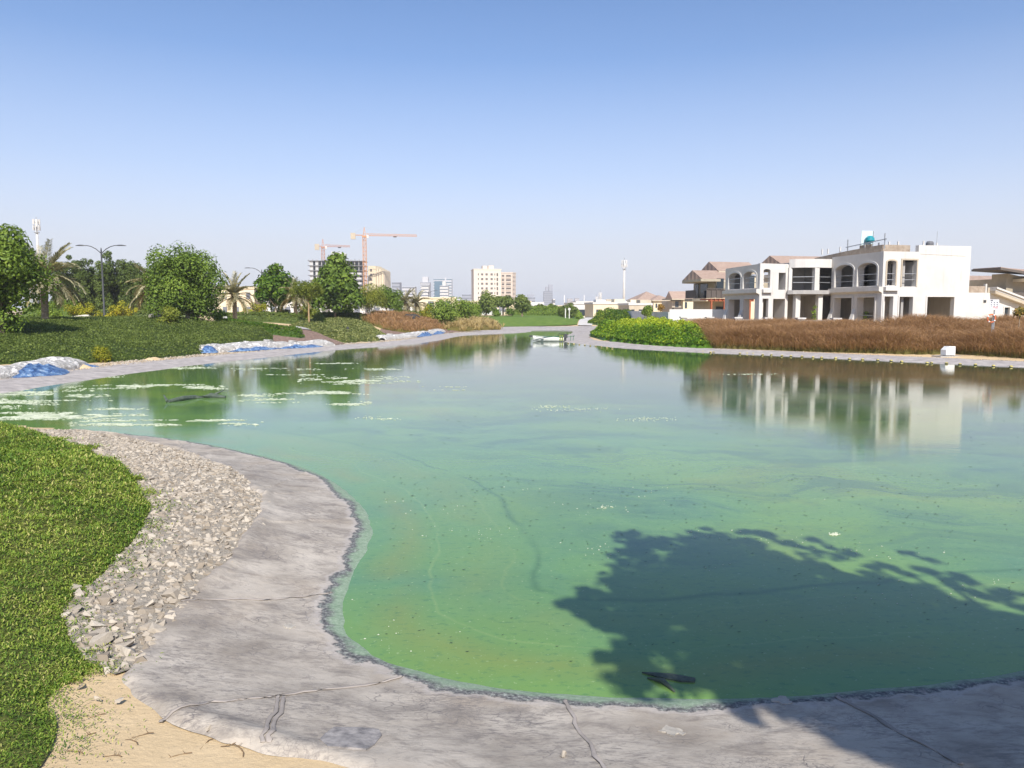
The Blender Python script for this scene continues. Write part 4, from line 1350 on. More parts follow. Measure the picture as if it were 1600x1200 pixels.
# ------------------------------------------------------------------ the unfinished villa on the far shore
BETA = math.atan(280 / 1200)
VX, VY, VZ = 27.75, 58.0, 1.05
villa = empty('unfinished_villa', (VX, VY, VZ), BETA)
tag(villa, 'unfinished white two storey villa with arched upper openings behind red grass', 'villa')
FX, FY = np.array([1., 0, 0]), np.array([0, 1., 0])
TH_W = .35
# front block: white face (local x axis) and shaded arcade face (local y axis)
front = MB()
o_w = [(0, -.6), (7.75, -.6), (7.75, 6.65), (3.05, 6.65), (3.05, 6.15), (0, 6.15)]
h_w = [arch_hole(.34, 1.10, 3.62, 5.35, .12), rect(1.66, 2.92, 3.55, 5.52), rect(.20, .98, -.3, 2.80), rect(1.53, 2.72, -.3, 2.78), rect(4.0, 6.43, -.3, 2.78)]
front.wall((0, 0, 0), FX, o_w, h_w, TH_W, -FY)
front.build('front_wall', M_WHITE, villa)
arc = MB()
o_a = [(TH_W + .004, -.6), (6.1, -.6), (6.1, 6.10), (TH_W + .004, 6.14)]
h_a = [arch_hole(.62, 2.85, 3.62, 4.95, .44, 14), arch_hole(3.35, 5.62, 3.62, 4.95, .44, 14), rect(.75, 2.75, -.3, 2.75), rect(3.38, 5.55, -.3, 2.75)]
arc.wall((.003, 0, 0), FY, o_a, h_a, .58, -FX)
arc.build('arcade_wall', M_GREYR, villa)
# sloped buttress feet of the arcade piers
for yb in (3.06, 5.83):
    MB().prism([(-.34, yb - .20), (0, yb - .20), (0, yb + .20), (-.34, yb + .20)], -.6, [1.0, 1.9, 1.9, 1.0]).build('buttress', M_WHITE, villa)
# ledges
MB().prism([(-.32, -.05), (-.003, -.05), (-.003, 6.05), (-.32, 6.05)], [3.2, 3.05, 3.05, 3.2], 3.52).build('ledge', M_GREYR, villa)
MB().box(.1, 1.32, -.28, -.004, 3.22, 3.50).build('ledge', M_WHITE, villa)
# plaster bands round the openings
def surround(s0, s1, z0, z1, face, at0=0.0, w=.11, arch=0.0, sill=True, mat=None):
    mb = MB()
    out = [(s0 - w, z0), (s1 + w, z0)] + ([(s1 + w, z1 + w), (s0 - w, z1 + w)] if not arch else [((s0 + s1) / 2 + ((s1 - s0) / 2 + w) * cos(pi * k / 12), z1 + (arch + w) * sin(pi * k / 12)) for k in range(13)])
    inn = [(s0, z0 + .001), (s1, z0 + .001)] + ([(s1, z1), (s0, z1)] if not arch else [((s0 + s1) / 2 + (s1 - s0) / 2 * cos(pi * k / 12), z1 + arch * sin(pi * k / 12)) for k in range(13)])
    n = len(out)
    if face == 'x':
        mk = lambda q, d: (q[0], at0 - d, q[1])
    else:
        mk = lambda q, d: (at0 - d, q[0], q[1])
    V = [mk(q, .05) for q in out] + [mk(q, .05) for q in inn] + [mk(q, .003) for q in out] + [mk(q, .003) for q in inn]
    Fc = []
    for i in range(1, n):
        j = (i + 1) % n
        Fc += [(i, j, n + j, n + i), (i, 2 * n + i, 2 * n + j, j), (n + i, n + j, 3 * n + j, 3 * n + i)]
    mb.add(V, Fc)
    return mb.build('opening_surround', mat or M_WHITE, villa)


surround(.34, 1.10, 3.62, 5.35, 'x', arch=.12, mat=M_TAN); surround(1.66, 2.92, 3.55, 5.52, 'x', mat=M_TAN)
surround(.20, .98, -.3, 2.80, 'x'); surround(1.53, 2.72, -.3, 2.78, 'x'); surround(4.0, 6.43, -.3, 2.78, 'x')
surround(.62, 2.85, 3.62, 4.95, 'y', .003, .16, .44); surround(3.35, 5.62, 3.62, 4.95, 'y', .003, .16, .44)
surround(.75, 2.75, -.3, 2.75, 'y', .003, .14, mat=M_GREYR); surround(3.38, 5.55, -.3, 2.75, 'y', .003, .14, mat=M_GREYR)
# a long crack line under the parapet
MB().bar((3.2, -.012, 6.02), (7.3, -.012, 5.92), .02, .05).build('parapet_groove', M_GREYR, villa)
# bowed bay between the two arcades
bay = [(-.004, 6.1), (-1.3, 6.02), (-2.4, 6.2), (-3.1, 6.62), (-3.35, 7.0)]
mb, mg = MB(), MB()
mb.prism(bay + [(-3.35 + .3, 7.2), (-2.3, 6.55), (-1.3, 6.4), (-.004, 6.45)], 5.25, 5.95)
mb.build('bay_parapet', M_WHITE, villa)
MB().prism([(-.004, 5.9)] + [(a - .25, b - .28) for a, b in bay[1:]] + [(-3.3, 7.4), (-.004, 7.4)], 3.08, 3.40).build('bay_ledge', M_CONC, villa)
for a, b, w_ in ((-1.35, 6.06, .42), (-3.28, 6.86, .30)):
    MB().cb((a, b + .2, 3.402), (w_, .38, 1.846)).build('pier', M_WHITE, villa)
for a, b, w_ in ((-.9, 6.1, .40), (-2.75, 6.45, .42)):
    MB().cb((a, b + .25, -.6), (w_, .42, 3.676)).build('pier', M_WHITE, villa)
# second block: white return and second arcade
w2 = MB().wall((-5.95, 7.1, 0), FX, [(0, -.6), (2.6, -.6), (2.6, 5.55), (0, 5.6)], [arch_hole(.32, .95, 3.6, 5.0, .14), rect(1.72, 2.5, 3.45, 4.85), rect(.30, .85, -.3, 2.72), rect(1.28, 2.55, -.3, 2.7)], TH_W, -FY)
w2.build('front_wall', M_WHITE, villa)
a2 = MB().wall((-5.947, 7.1, 0), FY, [(TH_W + .004, -.6), (5.7, -.6), (5.7, 5.45), (TH_W + .004, 5.55)],
               [arch_hole(.55, 2.62, 3.6, 4.6, .40, 14), arch_hole(3.05, 5.1, 3.6, 4.6, .40, 14), rect(.7, 2.5, -.3, 2.7), rect(3.1, 5.05, -.3, 2.7)], .58, -FX)
a2.build('arcade_wall', M_GREYR, villa)
MB().prism([(-6.27, 7.05), (-5.953, 7.05), (-5.953, 12.75), (-6.27, 12.75)], [3.2, 3.05, 3.05, 3.2], 3.50).build('ledge', M_GREYR, villa)
MB().box(-5.75, -4.9, 6.83, 7.096, 3.2, 3.48).build('ledge', M_WHITE, villa)
for yb in (9.93, 12.5):
    MB().prism([(-6.27, yb - .2), (-5.95, yb - .2), (-5.95, yb + .2), (-6.27, yb + .2)], -.6, [.9, 1.8, 1.8, .9]).build('buttress', M_WHITE, villa)
for (s0, s1, y0) in ((.55, 2.62, 7.1), (3.05, 5.1, 7.1)):
    surround(s0 + y0, s1 + y0, 3.6, 4.6, 'y', -5.947, .15, .40)
MB().box(-3.6, -3.352, 7.06, 8.6, -.6, 5.5).build('return_wall', M_GREYR, villa)
# slabs, roof and inner walls
MB().prism([(.36, .36), (7.4, .36), (7.4, 11.5), (-3.3, 11.5), (-3.3, 7.42), (-.004, 7.42), (.36, 6.1)], 2.95, 3.2).build('floor_slab', M_CONC, villa)
MB().prism([(.36, .36), (7.4, .36), (7.4, 11.5), (.36, 11.5)], 5.72, 5.95).build('roof_slab', M_CONC, villa)
MB().prism([(.354, 6.46), (.354, 11.5), (-3.3, 11.5), (-3.04, 7.22), (-2.3, 6.56), (-1.3, 6.42)], 5.45, 5.7).build('roof_slab', M_CONC, villa)
MB().prism([(-5.58, 7.47), (-3.62, 7.47), (-3.62, 13.5), (-5.58, 13.5)], 2.95, 3.2).build('floor_slab', M_CONC, villa)
MB().prism([(-5.58, 7.47), (-3.62, 7.47), (-3.62, 13.5), (-5.58, 13.5)], 5.1, 5.35).build('roof_slab', M_CONC, villa)
inner = MB()
for (x0, x1, y0, y1) in ((2.9, 3.1, .36, 5.4), (3.1, 7.4, 3.6, 3.8), (-3.3, 2.4, 9.4, 9.6), (2.2, 2.4, 6.2, 9.39), (-5.5, -3.62, 13.3, 13.5), (-.3, -.1, 7.5, 9.39)):
    for z0, z1 in ((-.6, 2.94), (3.21, 5.44)):
        inner.box(x0, x1, y0, y1, z0, z1)
inner.build('inner_wall', M_CONC, villa)
for z0, z1, ys in ((3.21, 5.7, (2.7, 5.6)), (-.6, 2.94, (2.7, 5.6))):
    w = MB().wall((2.05, 0, 0), FY, [(.4, z0), (6.1, z0), (6.1, z1), (.4, z1)], [rect(.9, 1.9, z0 + .01, z0 + 2.15), rect(3.5, 5.0, z0 + .01, z0 + 2.15)], .2, -FX)
    w.build('inner_wall', M_CONC, villa)
MB().box(7.4, 7.75, .353, 11.5, -.6, 6.5).build('side_wall', M_WHITE, villa)
MB().box(-3.3, 7.39, 11.3, 11.5, -.6, 2.94).build('back_wall', M_GREYR, villa)
MB().box(.4, 7.39, 11.3, 11.5, 3.21, 5.7).build('back_wall', M_GREYR, villa)
# raw block parapet set back on the roof
pp = [(-.1 + .5, 1.2), (.5, 6.9), (1.4, 10.8)]
mb = MB()
mb.wall((.55, .9, 0), FY, [(0, 5.95), (8.4, 5.95), (8.4, 6.25), (4, 6.55), (0, 6.72)], [], .2, -FX)
mb.wall((.76, .9, 0), FX, [(0, 5.95), (2.28, 5.95), (2.28, 6.72), (0, 6.72)], [], .2, -FY)
mb.build('roof_parapet', M_BLOCK, villa)
for a, b, h_ in ((.65, 1.4, .26), (.65, 3.0, .24), (.65, 6.0, .3), (.65, 7.6, .26), (1.2, .95, .3), (2.0, .95, .34), (3.6, .2, .34), (4.8, .2, .22), (.65, 8.4, .3)):
    MB().cb((a, b, 6.5), (.09, .09, h_ + .15)).build('starter_bar', M_WHITE, villa)
# guard tubes across the upper openings
for (p0, p1) in (((.003 + .1, .62, 0), (.1, 2.85, 0)), ((.1, 3.35, 0), (.1, 5.62, 0)), ((.3, .12, 0), (1.14, .12, 0)), ((1.62, .12, 0), (2.96, .12, 0)), ((-3.1, 6.8, 0), (-1.5, 6.25, 0)), ((-1.1, 6.2, 0), (-.004, 6.25, 0)),
                 ((-5.85, 7.65, 0), (-5.85, 9.72, 0)), ((-5.85, 10.15, 0), (-5.85, 12.2, 0)), ((-5.65, 7.22, 0), (-5.0, 7.22, 0))):
    for zz in (4.05, 4.50):
        MB().bar((p0[0], p0[1], zz), (p1[0], p1[1], zz + random.uniform(-.04, .04)), .045).build('guard_tube', M_STEEL, villa)
MB().bar((.1, 1.0, 1.35), (.1, 2.7, 1.4), .05).build('guard_tube', M_STEEL, villa)
# sheet leaning in the garage and rubble
MB().prism([(4.9, .6), (5.6, .5), (5.62, .56), (4.92, .66)], -.3, [.25, 1.15, 1.15, .25]).build('leaning_sheet', M_WHITE, villa)
for a, b in ((4.35, 1.2), (4.55, 1.2)):
    MB().cb((a, 3.58, 1.15), (.14, .03, .2)).build('socket_box', M_DARKM, villa)
# low wing
wing = MB().wall((7.754, .02, 0), FX, [(0, -.6), (5.0, -.6), (5.0, 2.25), (2.45, 3.05), (2.3, 3.12), (0, 3.12)], [rect(3.42, 3.92, .95, 1.98), rect(2.35, 2.72, .72, 1.35)], .3, -FY)
wing.build('wing_wall', M_WHITE, villa)
surround(11.174, 11.674, .95, 1.98, 'x', .02, .09)
MB().box(11.17, 11.68, .16, .19, .95, 1.98).build('window', M_GLASS, villa)
MB().box(11.40, 11.43, .12, .158, .95, 1.98).build('mullion', M_DARKM, villa)
MB().box(10.10, 10.48, .16, .19, .72, 1.35).build('window', M_GLASS, villa)
MB().box(7.56, 9.3, .06, .26, 3.125, 3.62).build('wing_parapet', M_BLOCK, villa)
MB().box(9.305, 9.45, .02, .22, 3.125, 3.80).build('wing_parapet', M_WHITE, villa)
MB().box(9.55, 9.95, .05, .45, 3.13, 3.52).build('chimney_stub', M_TAN, villa)
MB().box(9.18, 9.40, -.03, .015, 2.36, 2.55).build('floodlight', M_DARKM, villa)
rs = MB()
for (dz, th_, y0) in ((0, .14, -.62), (-.145, .13, -.50)):
    rs.prism([(9.75, y0), (14.6, y0), (14.6, 5), (9.75, 5)], [3.42 + dz, 1.98 + dz, 1.98 + dz, 3.42 + dz], [3.42 + dz + th_, 1.98 + dz + th_, 1.98 + dz + th_, 3.42 + dz + th_])
rs.build('sloped_roof', M_WHITE, villa)
MB().prism([(9.75, -.48), (14.6, -.48), (14.6, .01), (9.75, .01)], [3.06, 1.62, 1.62, 3.06], [3.27, 1.83, 1.83, 3.27]).build('soffit', M_TAN, villa)
MB().box(12.4, 12.75, .33, 5, -.6, 2.2).build('side_wall', M_WHITE, villa)

# scaffold rig with a sheet of clear plastic on the villa roof
def vloc(a, b, c):
    return (VX + a * cos(BETA) - b * sin(BETA), VY + a * sin(BETA) + b * cos(BETA), VZ + c)


rig = empty('roof_scaffold', vloc(.7, 2.6, 6.6), BETA)
tag(rig, 'tube scaffold with a pale sheet and teal drum on the villa roof', 'scaffold')
for (p0, p1) in (((-.1, 2.4, -.3), (-.1, 2.4, .85)), ((-.1, -1.9, -.2), (-.1, -1.9, .95)), ((-.1, 2.6, .25), (-.1, -2.1, .52)), ((.6, 1.5, -.2), (.6, 1.5, 1.3)), ((.6, .3, -.2), (.6, .3, 1.35))):
    MB().bar(p0, p1, .06).build('tube', M_STEEL, rig)
MB().box(-.02, .02, -.35, 1.05, -.18, .28).build('block_panel', M_BLOCK, rig)
MB().wall((-.05, .85, 0), FX, rect(0, 1.15, .25, 1.42), [], .04, -FY).build('pale_sheet', plain('pale_plastic', (.55, .66, .68), .5), rig)
MB().lathe([(.02, 0), (.24, .03), (.36, .2), (.33, .42), (.16, .56), (.02, .58)], (.5, .55, .42), 14).build('drum', plain('teal_plastic', (.02, .25, .30), .4), rig)
tk = empty('roof_tank', vloc(5.4, 1.6, 6.0))
tag(tk, 'small grey water tank with a whip aerial on the white parapet', 'water tank')
MB().lathe([(.02, 0), (.28, 0), (.28, 1.0), (.2, 1.12), (.02, 1.15)], (0, 0, 0), 12).build('tank_body', plain('grey_plastic', (.16, .16, .17), .5), tk)
MB().bar((.55, 0, 0), (.55, 0, 1.9), .03).build('aerial', M_STEEL, tk)

# ------------------------------------------------------------------ garden wall with piers in front of the villa
gw = empty('garden_wall', (*at(1200, 500, 62)[:2], .9)); tag(gw, 'low pale garden wall with white capped piers in front of the villa', 'wall')
A_, B_ = at(1068, 500, 70), at(1306, 500, 57.6)
base = np.array(gw.location)
for k in range(5):
    p0, p1 = A_ + (B_ - A_) * k / 5, A_ + (B_ - A_) * (k + 1) / 5
    mb = MB(); zt = 1.22
    d_ = (p1 - p0)[:2]; L_ = np.linalg.norm(d_); d_ /= L_
    a_, b_ = p0[:2] + d_ * .34, p1[:2] - d_ * .34
    mb.bar((*(a_ - base[:2]), .55), (*(b_ - base[:2]), .55), .2, 1.2)
    mb.build('wall_panel', M_TAN if k % 2 else M_GREYR, gw)
for k in range(6):
    p0 = A_ + (B_ - A_) * k / 5
    pr = MB().cb((p0[0] - base[0], p0[1] - base[1], -.2), (.5, .5, 1.42)).build('pier', M_WHITE, gw)
    MB().cb((p0[0] - base[0], p0[1] - base[1], 1.222), (.66, .66, .12)).build('pier_cap', M_WHITE, pr)
bw = empty('boundary_wall', (*at(1080, 500, 74)[:2], .9)); tag(bw, 'long bright white boundary wall behind the yellow-green bushes', 'wall')
base = np.array(bw.location)
pts = [at(1136, 500, 71.5), at(1046, 500, 73), at(1000, 500, 104), at(955, 500, 140)]
for (p0, p1, h_) in ((pts[0], pts[1], 2.0), (pts[1], pts[2], 1.75), (pts[2], pts[3], 1.8)):
    MB().bar((*(p0 - base)[:2], h_ / 2 - .3), (*(p1 - base)[:2], h_ / 2 - .3), .22, h_ + .6).build('wall_panel', M_PAINT, bw)


# ------------------------------------------------------------------ helpers for houses
def box_house(name, label, cat, loc, rz, parts, wins=(), roofs=(), group=None):
    """parts: (partname, mat, x0,x1,y0,y1,z0,z1); wins: (x, z, w, h, yface, mat); roofs: (kind, x0,x1,y0,y1,z,rise,over)"""
    r = empty(name, loc, rz); tag(r, label, cat, group)
    for nm, m, *b in parts: MB().box(*b).build(nm, m, r)
    for w in wins:
        x_, z_, ww, hh_, yf, m = w[:6]
        if len(w) > 6 and w[6] == 'side':
            MB().box(yf - .06, yf - .004, x_ - ww / 2, x_ + ww / 2, z_, z_ + hh_).build('window', m, r)
        else:
            MB().box(x_ - ww / 2, x_ + ww / 2, yf - .06, yf - .004, z_, z_ + hh_).build('window', m, r)
    for kind, x0, x1, y0, y1, z_, rise, ov in roofs:
        x0 -= ov; x1 += ov; y0 -= ov; y1 += ov
        mb = MB()
        if kind == 'hip':
            d = min(x1 - x0, y1 - y0) / 2
            if x1 - x0 >= y1 - y0: rg = [(x0 + d, (y0 + y1) / 2), (x1 - d, (y0 + y1) / 2)]
            else: rg = [((x0 + x1) / 2, y0 + d), ((x0 + x1) / 2, y1 - d)]
            V = [(x0, y0, z_), (x1, y0, z_), (x1, y1, z_), (x0, y1, z_), (*rg[0], z_ + rise), (*rg[1], z_ + rise)]
            if x1 - x0 >= y1 - y0: Fc = [(0, 1, 5, 4), (2, 3, 4, 5), (1, 2, 5), (3, 0, 4), (3, 2, 1, 0)]
            else: Fc = [(1, 2, 5, 4), (3, 0, 4, 5), (0, 1, 4), (2, 3, 5), (3, 2, 1, 0)]
        else:       # gable whose ridge runs along x, triangular ends on -x and +x
            V = [(x0, y0, z_), (x1, y0, z_), (x1, y1, z_), (x0, y1, z_), (x0, (y0 + y1) / 2, z_ + rise), (x1, (y0 + y1) / 2, z_ + rise)]
            Fc = [(0, 1, 5, 4), (2, 3, 4, 5), (1, 2, 5), (3, 0, 4), (3, 2, 1, 0)]
        mb.add(V, Fc); rf = mb.build('roof', M_ROOF, r)
        MB().box(x0 + .02, x1 - .02, y0 + .02, y1 - .02, z_ - .28, z_ - .004).build('fascia', M_TAN, rf)
    return r


# dark-fronted villa behind the first arcade
vb = at(1092, 490, 80)
vB = box_house('balcony_villa', 'dark-fronted villa with stacked balconies, tiled gables and an orange pergola', 'villa', (vb[0] + .5, vb[1], 1.0), BETA * .95,
               [('wall', M_TAN2, 1.2, 9, 0.0, 5, -.4, 4.7), ('wall', M_CREAM, 4.4, 6.2, -.9, -.004, -.4, 5.2), ('balcony_floor', M_CREAM, -.4, 4.3, -1.3, 2, 2.75, 3.05),
                ('balcony_floor', M_TAN2, 0, 1.19, 2.01, 4.6, 2.75, 3.05), ('upper_eave', M_TAN2, -.9, 1.3, -1.0, 3.4, 4.75, 5.0), ('wall', M_CREAM, 2.6, 4.0, -.16, -.01, 3.06, 5.4), ('pier', M_CREAM, 3.9, 4.38, -1.25, -.85, -.4, 2.74), ('upper_wall', M_TAN2, 3.2, 6.8, 2.6, 4.9, 4.704, 5.7)],
               [(1.75, 3.1, .8, 2.0, 0, M_GLASS), (4.8, 3.2, .7, 2.2, -.9, M_GLASS), (1.9, .1, 1.1, 2.1, 0, M_GLASS), (3.1, .1, .9, 2.1, 0, M_GLASS), (2.4, 3.1, 1.6, 1.5, 1.2, M_GLASS, 'side'), (4.2, 3.1, .9, 1.5, 1.2, M_GLASS, 'side')],
               [('gable', .2, 3.4, .4, 4.6, 5.0, 1.05, .4), ('gable', 3.0, 7.0, 2.4, 6.2, 6.0, 1.1, .4)])
for k in range(9):
    MB().bar((-.38, -1.28, 3.05) if k < 0 else (-.35 + .55 * k, -1.28, 3.05), (-.35 + .55 * k, -1.28, 3.95), .07).build('baluster', M_BROWN, vB)
MB().bar((-.38, -1.28, 3.98), (4.28, -1.28, 3.98), .09).build('handrail', M_BROWN, vB)
MB().box(-.3, 4.2, -1.22, -1.19, 3.1, 3.9).build('balustrade_panel', M_BROWN, vB)
MB().box(.02, .06, 2.1, 4.5, 3.1, 3.95).build('balustrade_panel', M_BROWN, vB)
for a in (-.9, .5, 1.9, 3.3):
    MB().bar((a, -3.4, -.4), (a, -3.4, 2.7), .16).build('pergola_post', M_PERG, vB)
for k in range(11):
    MB().bar((-1.1 + .46 * k, -3.8, 2.9), (-1.1 + .46 * k, -1.35, 2.9), .07, .14).build('pergola_rafter', M_PERG, vB)
MB().bar((-1.2, -3.4, 2.76), (3.7, -3.4, 2.76), .12, .14).build('pergola_beam', M_PERG, vB)
# roofs that show over the unfinished villa
vr = at(1232, 490, 92)
box_house('tiled_villa', 'villa whose tiled gable peeps over the bowed bay of the white villa', 'villa', (vr[0], vr[1], 1.0), BETA, [('wall', M_TAN, 0, 9, 0, 8, -.4, 6.2)], [(1.5, 3.4, 1, 1.4, 0, M_GLASS)], [('gable', -.4, 9.5, 0, 6, 6.9, 1.55, .5)])
# cream villas farther along
v1 = at(1003, 490, 205)
box_house('cream_villa', 'cream villa with hipped tile roof and dark dormers beyond the small green tree', 'villa', (v1[0], v1[1], .9), BETA * .8,
          [('wall', M_CREAM, 3.2, 8.2, 0, 9, -.4, 4.6), ('wall', M_TAN, 0, 3.19, 1.6, 9, -.4, 4.4), ('balcony_floor', M_BROWN, -.1, 3.18, .3, 1.59, 2.2, 2.6)],
          [(4.0, 2.6, .5, 1.1, 0, M_GLASS), (7.2, 2.6, .5, 1.1, 0, M_GLASS), (7.0, .3, 1.5, 1.6, 0, M_GLASS), (1.0, 2.7, 1.0, 1.6, 1.6, M_GLASS), (2.4, 2.7, .8, 1.6, 1.6, M_GLASS), (1.4, .2, 1.6, 1.8, 1.6, M_GLASS)],
          [('hip', 3.2, 8.2, 0, 9, 4.65, 1.3, .6), ('hip', 0, 7.5, 3, 11, 4.75, 2.3, .5)])
v2 = at(1053, 490, 185)
box_house('cream_villa', 'cream villa with dark gable dormer and terrace next to the orange pergola', 'villa', (v2[0], v2[1], .9), BETA * .8,
          [('wall', M_CREAM, 2.3, 5.2, 0, 8, -.4, 4.6), ('wall', M_TAN, 0, 2.29, 1.2, 8, -.4, 4.2), ('terrace_wall', M_CREAM, -.6, 2.2, -.6, -.3, -.4, 1.0), ('balcony_floor', M_BROWN, 0, 2.28, .2, 1.19, 2.2, 2.6)],
          [(3.0, 2.4, .6, 1.5, 0, M_GLASS), (1.2, 2.7, .9, 1.4, 1.2, M_GLASS), (.9, .2, 1.4, 1.7, 1.2, M_GLASS)],
          [('gable', -.3, 5.6, 0, 3.4, 4.7, 1.8, .45), ('hip', 1.0, 8, 2, 9, 4.75, 1.9, .4)])
# dark-eaved villa beyond the wing
v3 = at(1582, 490, 84)
vE = box_house('eaved_villa', 'villa with broad dark eaves and pinkish roof beyond the low wing', 'villa', (v3[0], v3[1], 1.0), BETA,
               [('wall', M_TAN2, .4, 14, 1.4, 10, -.4, 5.3), ('lower_eave', M_BROWN, -1.4, 4.2, 0, 3, 3.3, 3.75), ('upper_eave', M_CREAM, 1.2, 15, -.2, 3, 4.92, 5.25), ('wall', M_TAN, 4.4, 14, .6, 1.39, -.4, 4.9)],
               [(5.6, 2.4, 1.4, 1.5, .6, M_GLASS), (8.5, 2.4, 1.4, 1.5, .6, M_GLASS)], [])
MB().prism([(-2.2, -.3), (2.0, -.3), (16, .2), (16, 3.6), (-2.2, 3.6)], [6.15, 5.6, 5.4, 5.4, 6.15], [6.38, 5.9, 5.9, 5.9, 6.38]).build('fascia', M_BROWN, vE)
MB().prism([(.4, 1.3), (2.0, 1.3), (14, 1.3), (14, 3.4), (2.0, 3.4), (.4, 3.4)], 5.302, [5.84, 5.58, 5.40, 5.40, 5.58, 5.84]).build('gable_wall', M_TAN2, vE)
MB().prism([(-2.1, -.2), (2.0, -.2), (16, .3), (16, 3.5), (-2.1, 3.5)], [6.385, 5.91, 5.91, 5.91, 6.385], [6.45, 5.97, 5.97, 5.97, 6.45]).build('roof', M_ROOF, vE)
v4 = at(1506, 490, 97)
box_house('tiled_villa', 'villa showing only its long pink tiled roof above the low wing', 'villa', (v4[0], v4[1], 1.0), BETA, [('wall', M_TAN, -3, 15, .2, 7.8, -.4, 4.45)], [(2, 1, 1, 1.3, 0, M_GLASS)], [('hip', -4, 16, 0, 8, 4.75, 1.6, .4)])
# small flat-roofed houses in the far gap
for (u, D, w_, zt, lb, m, nw) in ((928, 190, 11, 3.3, 'white flat-roofed house at the end of the pale path', M_WHITE, 2), (958, 175, 9, 3.2, 'pale terrace house behind the nearer bushes', M_CREAM, 4), (983, 185, 10, 3.2, 'cream terrace house left of the slender mast foot', M_CREAM, 4),
                                  (1001, 165, 5, 2.9, 'small tan house beside the white boundary wall', M_TAN, 3), (942, 260, 18, 4.4, 'distant pale houses block above the terrace roofs', M_TAN, 5), (990, 265, 18, 4.6, 'row of distant stepped roofs behind the mast', M_CREAM, 6)):
    q = at(u, 490, D)
    box_house('flat_roofed_house', lb, 'house', (q[0] - w_ / 2, q[1], 1.0), .12, [('wall', m, 0, w_, 0, 9, -.4, zt), ('parapet', M_WHITE, -.15, w_ + .15, -.15, 9.15, zt + .004, zt + .45)] +
              [('stair_head', m, w_ * .6, w_ * .6 + 2.5, 2, 5, zt + .46, zt + 1.2)], [(w_ * (k + .5) / nw, z_, w_ / nw * .42, 1.5, 0, M_GLASS) for k in range(nw) for z_ in ((.5,) if zt < 4.5 else (.5, zt - 2.2))])
# pale houses behind the far bank trees
for (u, D, w_, zt, lb, m) in ((360, 150, 9, 5.4, 'cream house behind the small upright date palm', M_CREAM), (460, 150, 11, 4.6, 'white house with bluish windows behind the slim leaning tree', M_WHITE), (520, 160, 13, 4.0, 'white walled house behind the tall broad-leaved tree', M_WHITE),
                              (600, 190, 14, 4.2, 'low white house behind the dark spreading tree', M_WHITE), (660, 210, 18, 4.4, 'cream bungalow behind the pair of grey palms', M_CREAM), (770, 260, 26, 4.0, 'tan house row at the foot of the beige apartment block', M_CREAM)):
    q = at(u, 490, D)
    box_house('house', lb, 'house', (q[0] - w_ / 2, q[1], 1.6), .1, [('wall', m, 0, w_, 0, 8, -1, zt), ('parapet', m, -.2, w_ + .2, -.2, 8.2, zt + .004, zt + .4)], [(w_ * (k + .5) / 4, z_, w_ * .09, 1.3, 0, M_GGLASS) for k in range(4) for z_ in (.6, zt - 2)])

# ------------------------------------------------------------------ apartment blocks
M_BEIGE = plaster('beige_render', (.58, .50, .415), (.66, .58, .49), (.48, .41, .34), .2)
M_BEIGE2 = plaster('pinkish_beige_render', (.50, .42, .35), (.57, .485, .41), (.42, .35, .29), .2)


def z_at(v, D): return at(800, v, D)[2]


q = at(740.5, 490, 550)
apt = empty('apartment_block', (q[0], q[1], 1.0), radians(9)); tag(apt, 'beige eight storey apartment block beside the dark trees at the lake end', 'apartment block')
HA, HB = z_at(421.5, 550) - 1, z_at(427, 556) - 1
MB().box(0, 19.6, 0, 16, -1, HA).build('wall', M_BEIGE, apt)
MB().box(-.2, 19.8, -.2, 16.2, HA + .01, HA + .7).build('parapet', M_BEIGE, apt)
MB().box(6.6, 10.2, 2, 9, HA + .71, HA + 3.0).build('penthouse', M_BEIGE, apt)
MB().box(10.7, 14.6, 2, 9, HA + .71, HA + 3.2).build('penthouse', M_BEIGE, apt)
b2 = [(19.604, 3), (28.3, 3), (31.5, 7.5), (31.5, 16), (19.604, 16)]
MB().prism(b2, -1, HB).build('wall', M_BEIGE2, apt)
MB().prism([(19.9, 2.8), (28.4, 2.8), (31.7, 7.4), (31.7, 16.2), (19.9, 16.2)], HB + .01, HB + .8).build('parapet', M_BEIGE2, apt)
wm = {}
def win(parent, x_, z_, w_, h_, y=0.0, m=None, nm='window'):
    k = (round(w_, 2), round(h_, 2), nm, (m or M_GLASS).name)
    if k not in wm:
        a = MB().box(-w_ / 2, w_ / 2, -.12, -.01, 0, h_).build(nm, m or M_GLASS, parent); wm[k] = a.data; o = a
    else: o = link(nm, wm[k], None, parent)
    o.location = (x_, y, z_)
    return o


M_WDK = plain('dark_window', (.13, .11, .10), .3, .5)
M_SHADE = plain('balcony_shade_tone', (.10, .085, .075), .8)  # flat dark panels paint the shade inside the balconies
for k in range(9):
    zz = HA - 3.9 - 3.3 * k
    for xx, ww in ((3.3, .7), (6.0, 1.6), (9.2, 1.6), (12.8, 1.6), (15.1, .6)):
        win(apt, xx, zz, ww, 1.45, 0, M_WDK)
    win(apt, 16.9, zz - .5, 1.1, 2.2, 0, M_SHADE, 'balcony_shade')
    zz = HB - 3.2 - 3.0 * k
    if zz > 0:
        for xx, ww in ((21.4, 1.8), (25.4, 3.4)):
            o = win(apt, xx, zz, ww, 2.0, 3, M_SHADE, 'balcony_shade')
            MB().box(-ww / 2 - .1, ww / 2 + .1, -.5, -.13, -.05, .75).build('balcony_front', M_BEIGE2, o)
        for t_ in (.25, .7):
            o = win(apt, 28.3 + 3.2 * t_, zz, .8, 1.2, 3 + 4.5 * t_, M_WDK); o.rotation_euler.z = math.atan2(4.5, 3.2)

